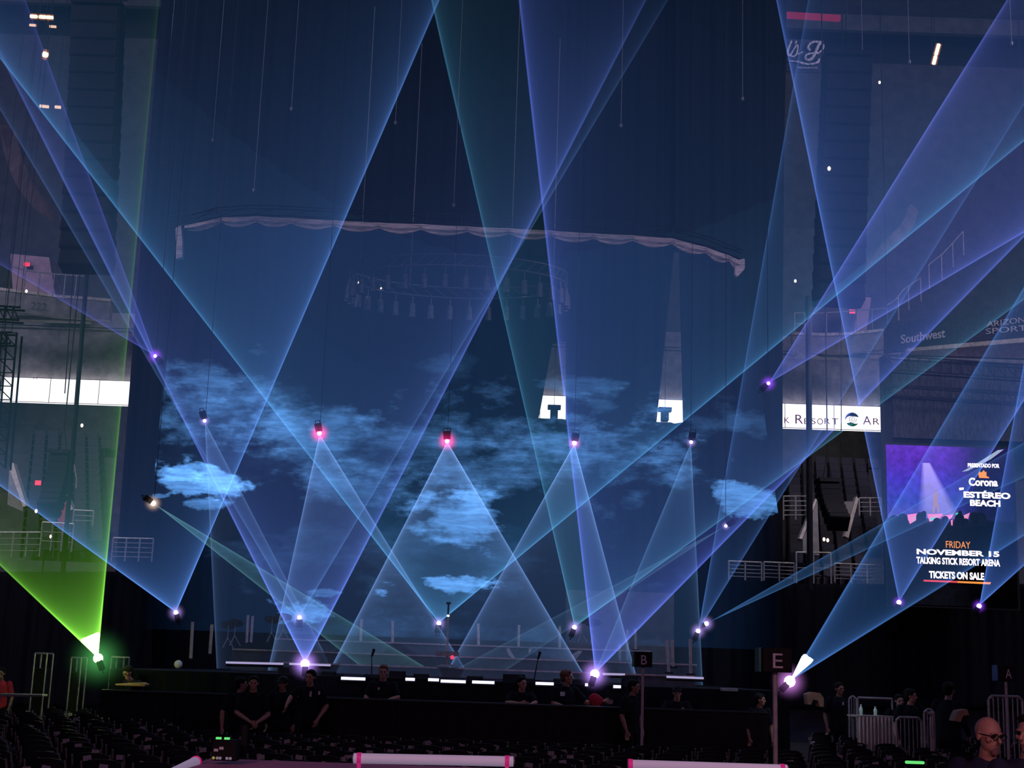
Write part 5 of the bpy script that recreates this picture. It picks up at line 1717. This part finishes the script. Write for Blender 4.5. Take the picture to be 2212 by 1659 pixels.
    for p, q in zip(vs, vs[1:]): bm.faces.new((p[0], q[0], q[1], p[1]))
    sk = finish('table_skirt', bm, M['tablecloth'], tb, smooth=True); sk.modifiers.new('thick', 'SOLIDIFY').thickness = 0.01
    for sx in (0.08, w - 0.08):
        for sy in (0.05, 0.55):
            bm = B(); rod(bm, (sx, sy, 0), (sx, sy, h - 0.03), 0.02); finish('leg', bm, M['grey_metal'], tb)
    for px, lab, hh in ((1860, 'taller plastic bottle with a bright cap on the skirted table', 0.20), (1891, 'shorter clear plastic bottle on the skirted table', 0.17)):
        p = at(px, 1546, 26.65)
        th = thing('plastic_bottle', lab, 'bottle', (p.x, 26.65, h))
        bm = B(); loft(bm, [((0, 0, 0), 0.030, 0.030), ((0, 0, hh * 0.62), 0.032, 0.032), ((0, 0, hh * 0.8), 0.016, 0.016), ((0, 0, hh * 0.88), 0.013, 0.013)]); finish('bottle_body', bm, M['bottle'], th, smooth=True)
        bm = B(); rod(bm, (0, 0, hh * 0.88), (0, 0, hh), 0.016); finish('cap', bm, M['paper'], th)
    # frame tent behind the table
    fr = thing('pipe_frame', 'thin steel pipe frame standing behind the skirted table', 'frame', at(1848, 1600, 28))
    o0 = fr.location
    bm = B()
    A, Bq = at(1853, 1507, 28) - o0, at(1927, 1510, 28) - o0
    rod(bm, A, Bq, 0.025); rod(bm, A, Vector((A.x, A.y, -o0.z)), 0.02); rod(bm, Bq, Vector((Bq.x, Bq.y, -o0.z)), 0.02)
    finish('pipe', bm, M['steel'], fr)
    # road cases / brown tub with arch
    for (pts, mt_, nm, lab, Y_) in (([(1742, 1499), (1754, 1495), (1772, 1497), (1780, 1508), (1780, 1528), (1770, 1527), (1768, 1513), (1756, 1510), (1753, 1522), (1745, 1522)], 'brown', 'brown_chair_back', 'brown arched chair back right of the brightest laser', 28),
                              ([(2066, 1545), (2072, 1535), (2090, 1532), (2094, 1545), (2080, 1545), (2076, 1560), (2062, 1558)], 'brown', 'brown_chair_back', 'brown arched chair back left of the bald man', 22),
                              ([(1560, 1486), (1595, 1487), (1594, 1494), (1561, 1493)], 'concrete', 'road_case', 'low grey road case right of the stage end', 28.2),
                              ([(248, 1477), (305, 1474), (316, 1478), (312, 1483), (250, 1481)], 'brown', 'wooden_board', 'brown board on the table of the person bent over on the left', 27.6),
                              ([(0, 1498), (92, 1500), (92, 1505), (0, 1505)], 'concrete', 'low_rail', 'low pale rail at the far left before the seats', 26.8)):
        bm = B(); prism(bm, [at(x, y, Y_) for x, y in pts], 0.3)
        tag(finish(nm, bm, M[mt_], bevel=0.008), lab, nm.replace('_', ' '))
    # flight cases at the left of the stage
    for (x0, y0, x1, y1, Y_, lab) in ((70, 1412, 102, 1470, 29, 'tall equipment rack frame, leftmost'), (150, 1421, 176, 1470, 29, 'equipment rack frame left of the green laser'), (238, 1420, 268, 1450, 29, 'equipment rack frame right of the green laser')):
        a, b = at(x0, y1, Y_), at(x1, y0, Y_)
        w, h = b.x - a.x, b.z
        th = thing('equipment_rack', lab, 'equipment rack', (a.x, Y_, 0), 0, 'equipment racks at the left of the stage')
        bm = B()
        for sx in (0, w):
            for sy in (0, 0.4): rod(bm, (sx, sy, 0), (sx, sy, h), 0.018, seg=6)
        for zz in (h, 0.1):
            rod(bm, (0, 0, zz), (w, 0, zz), 0.018, seg=6); rod(bm, (0, 0.4, zz), (w, 0.4, zz), 0.018, seg=6)
        finish('frame', bm, M['steel'], th)
        bm = B(); box(bm, (w / 2, 0.2, h * 0.45), (w * 0.85, 0.34, h * 0.8)); finish('equipment', bm, M['black'], th, bevel=0.01)
    bm = B(); ball(bm, (0, 0, 0), 0.085, u=16, v=10); 
    o = finish('round_lamp', bm, M['white'], smooth=True); o.location = at(385, 1435, 28.9); tag(o, 'round pale lamp head at the left stage edge', 'lamp')


build_front()

bpy.data.scenes.remove(SCRATCH)
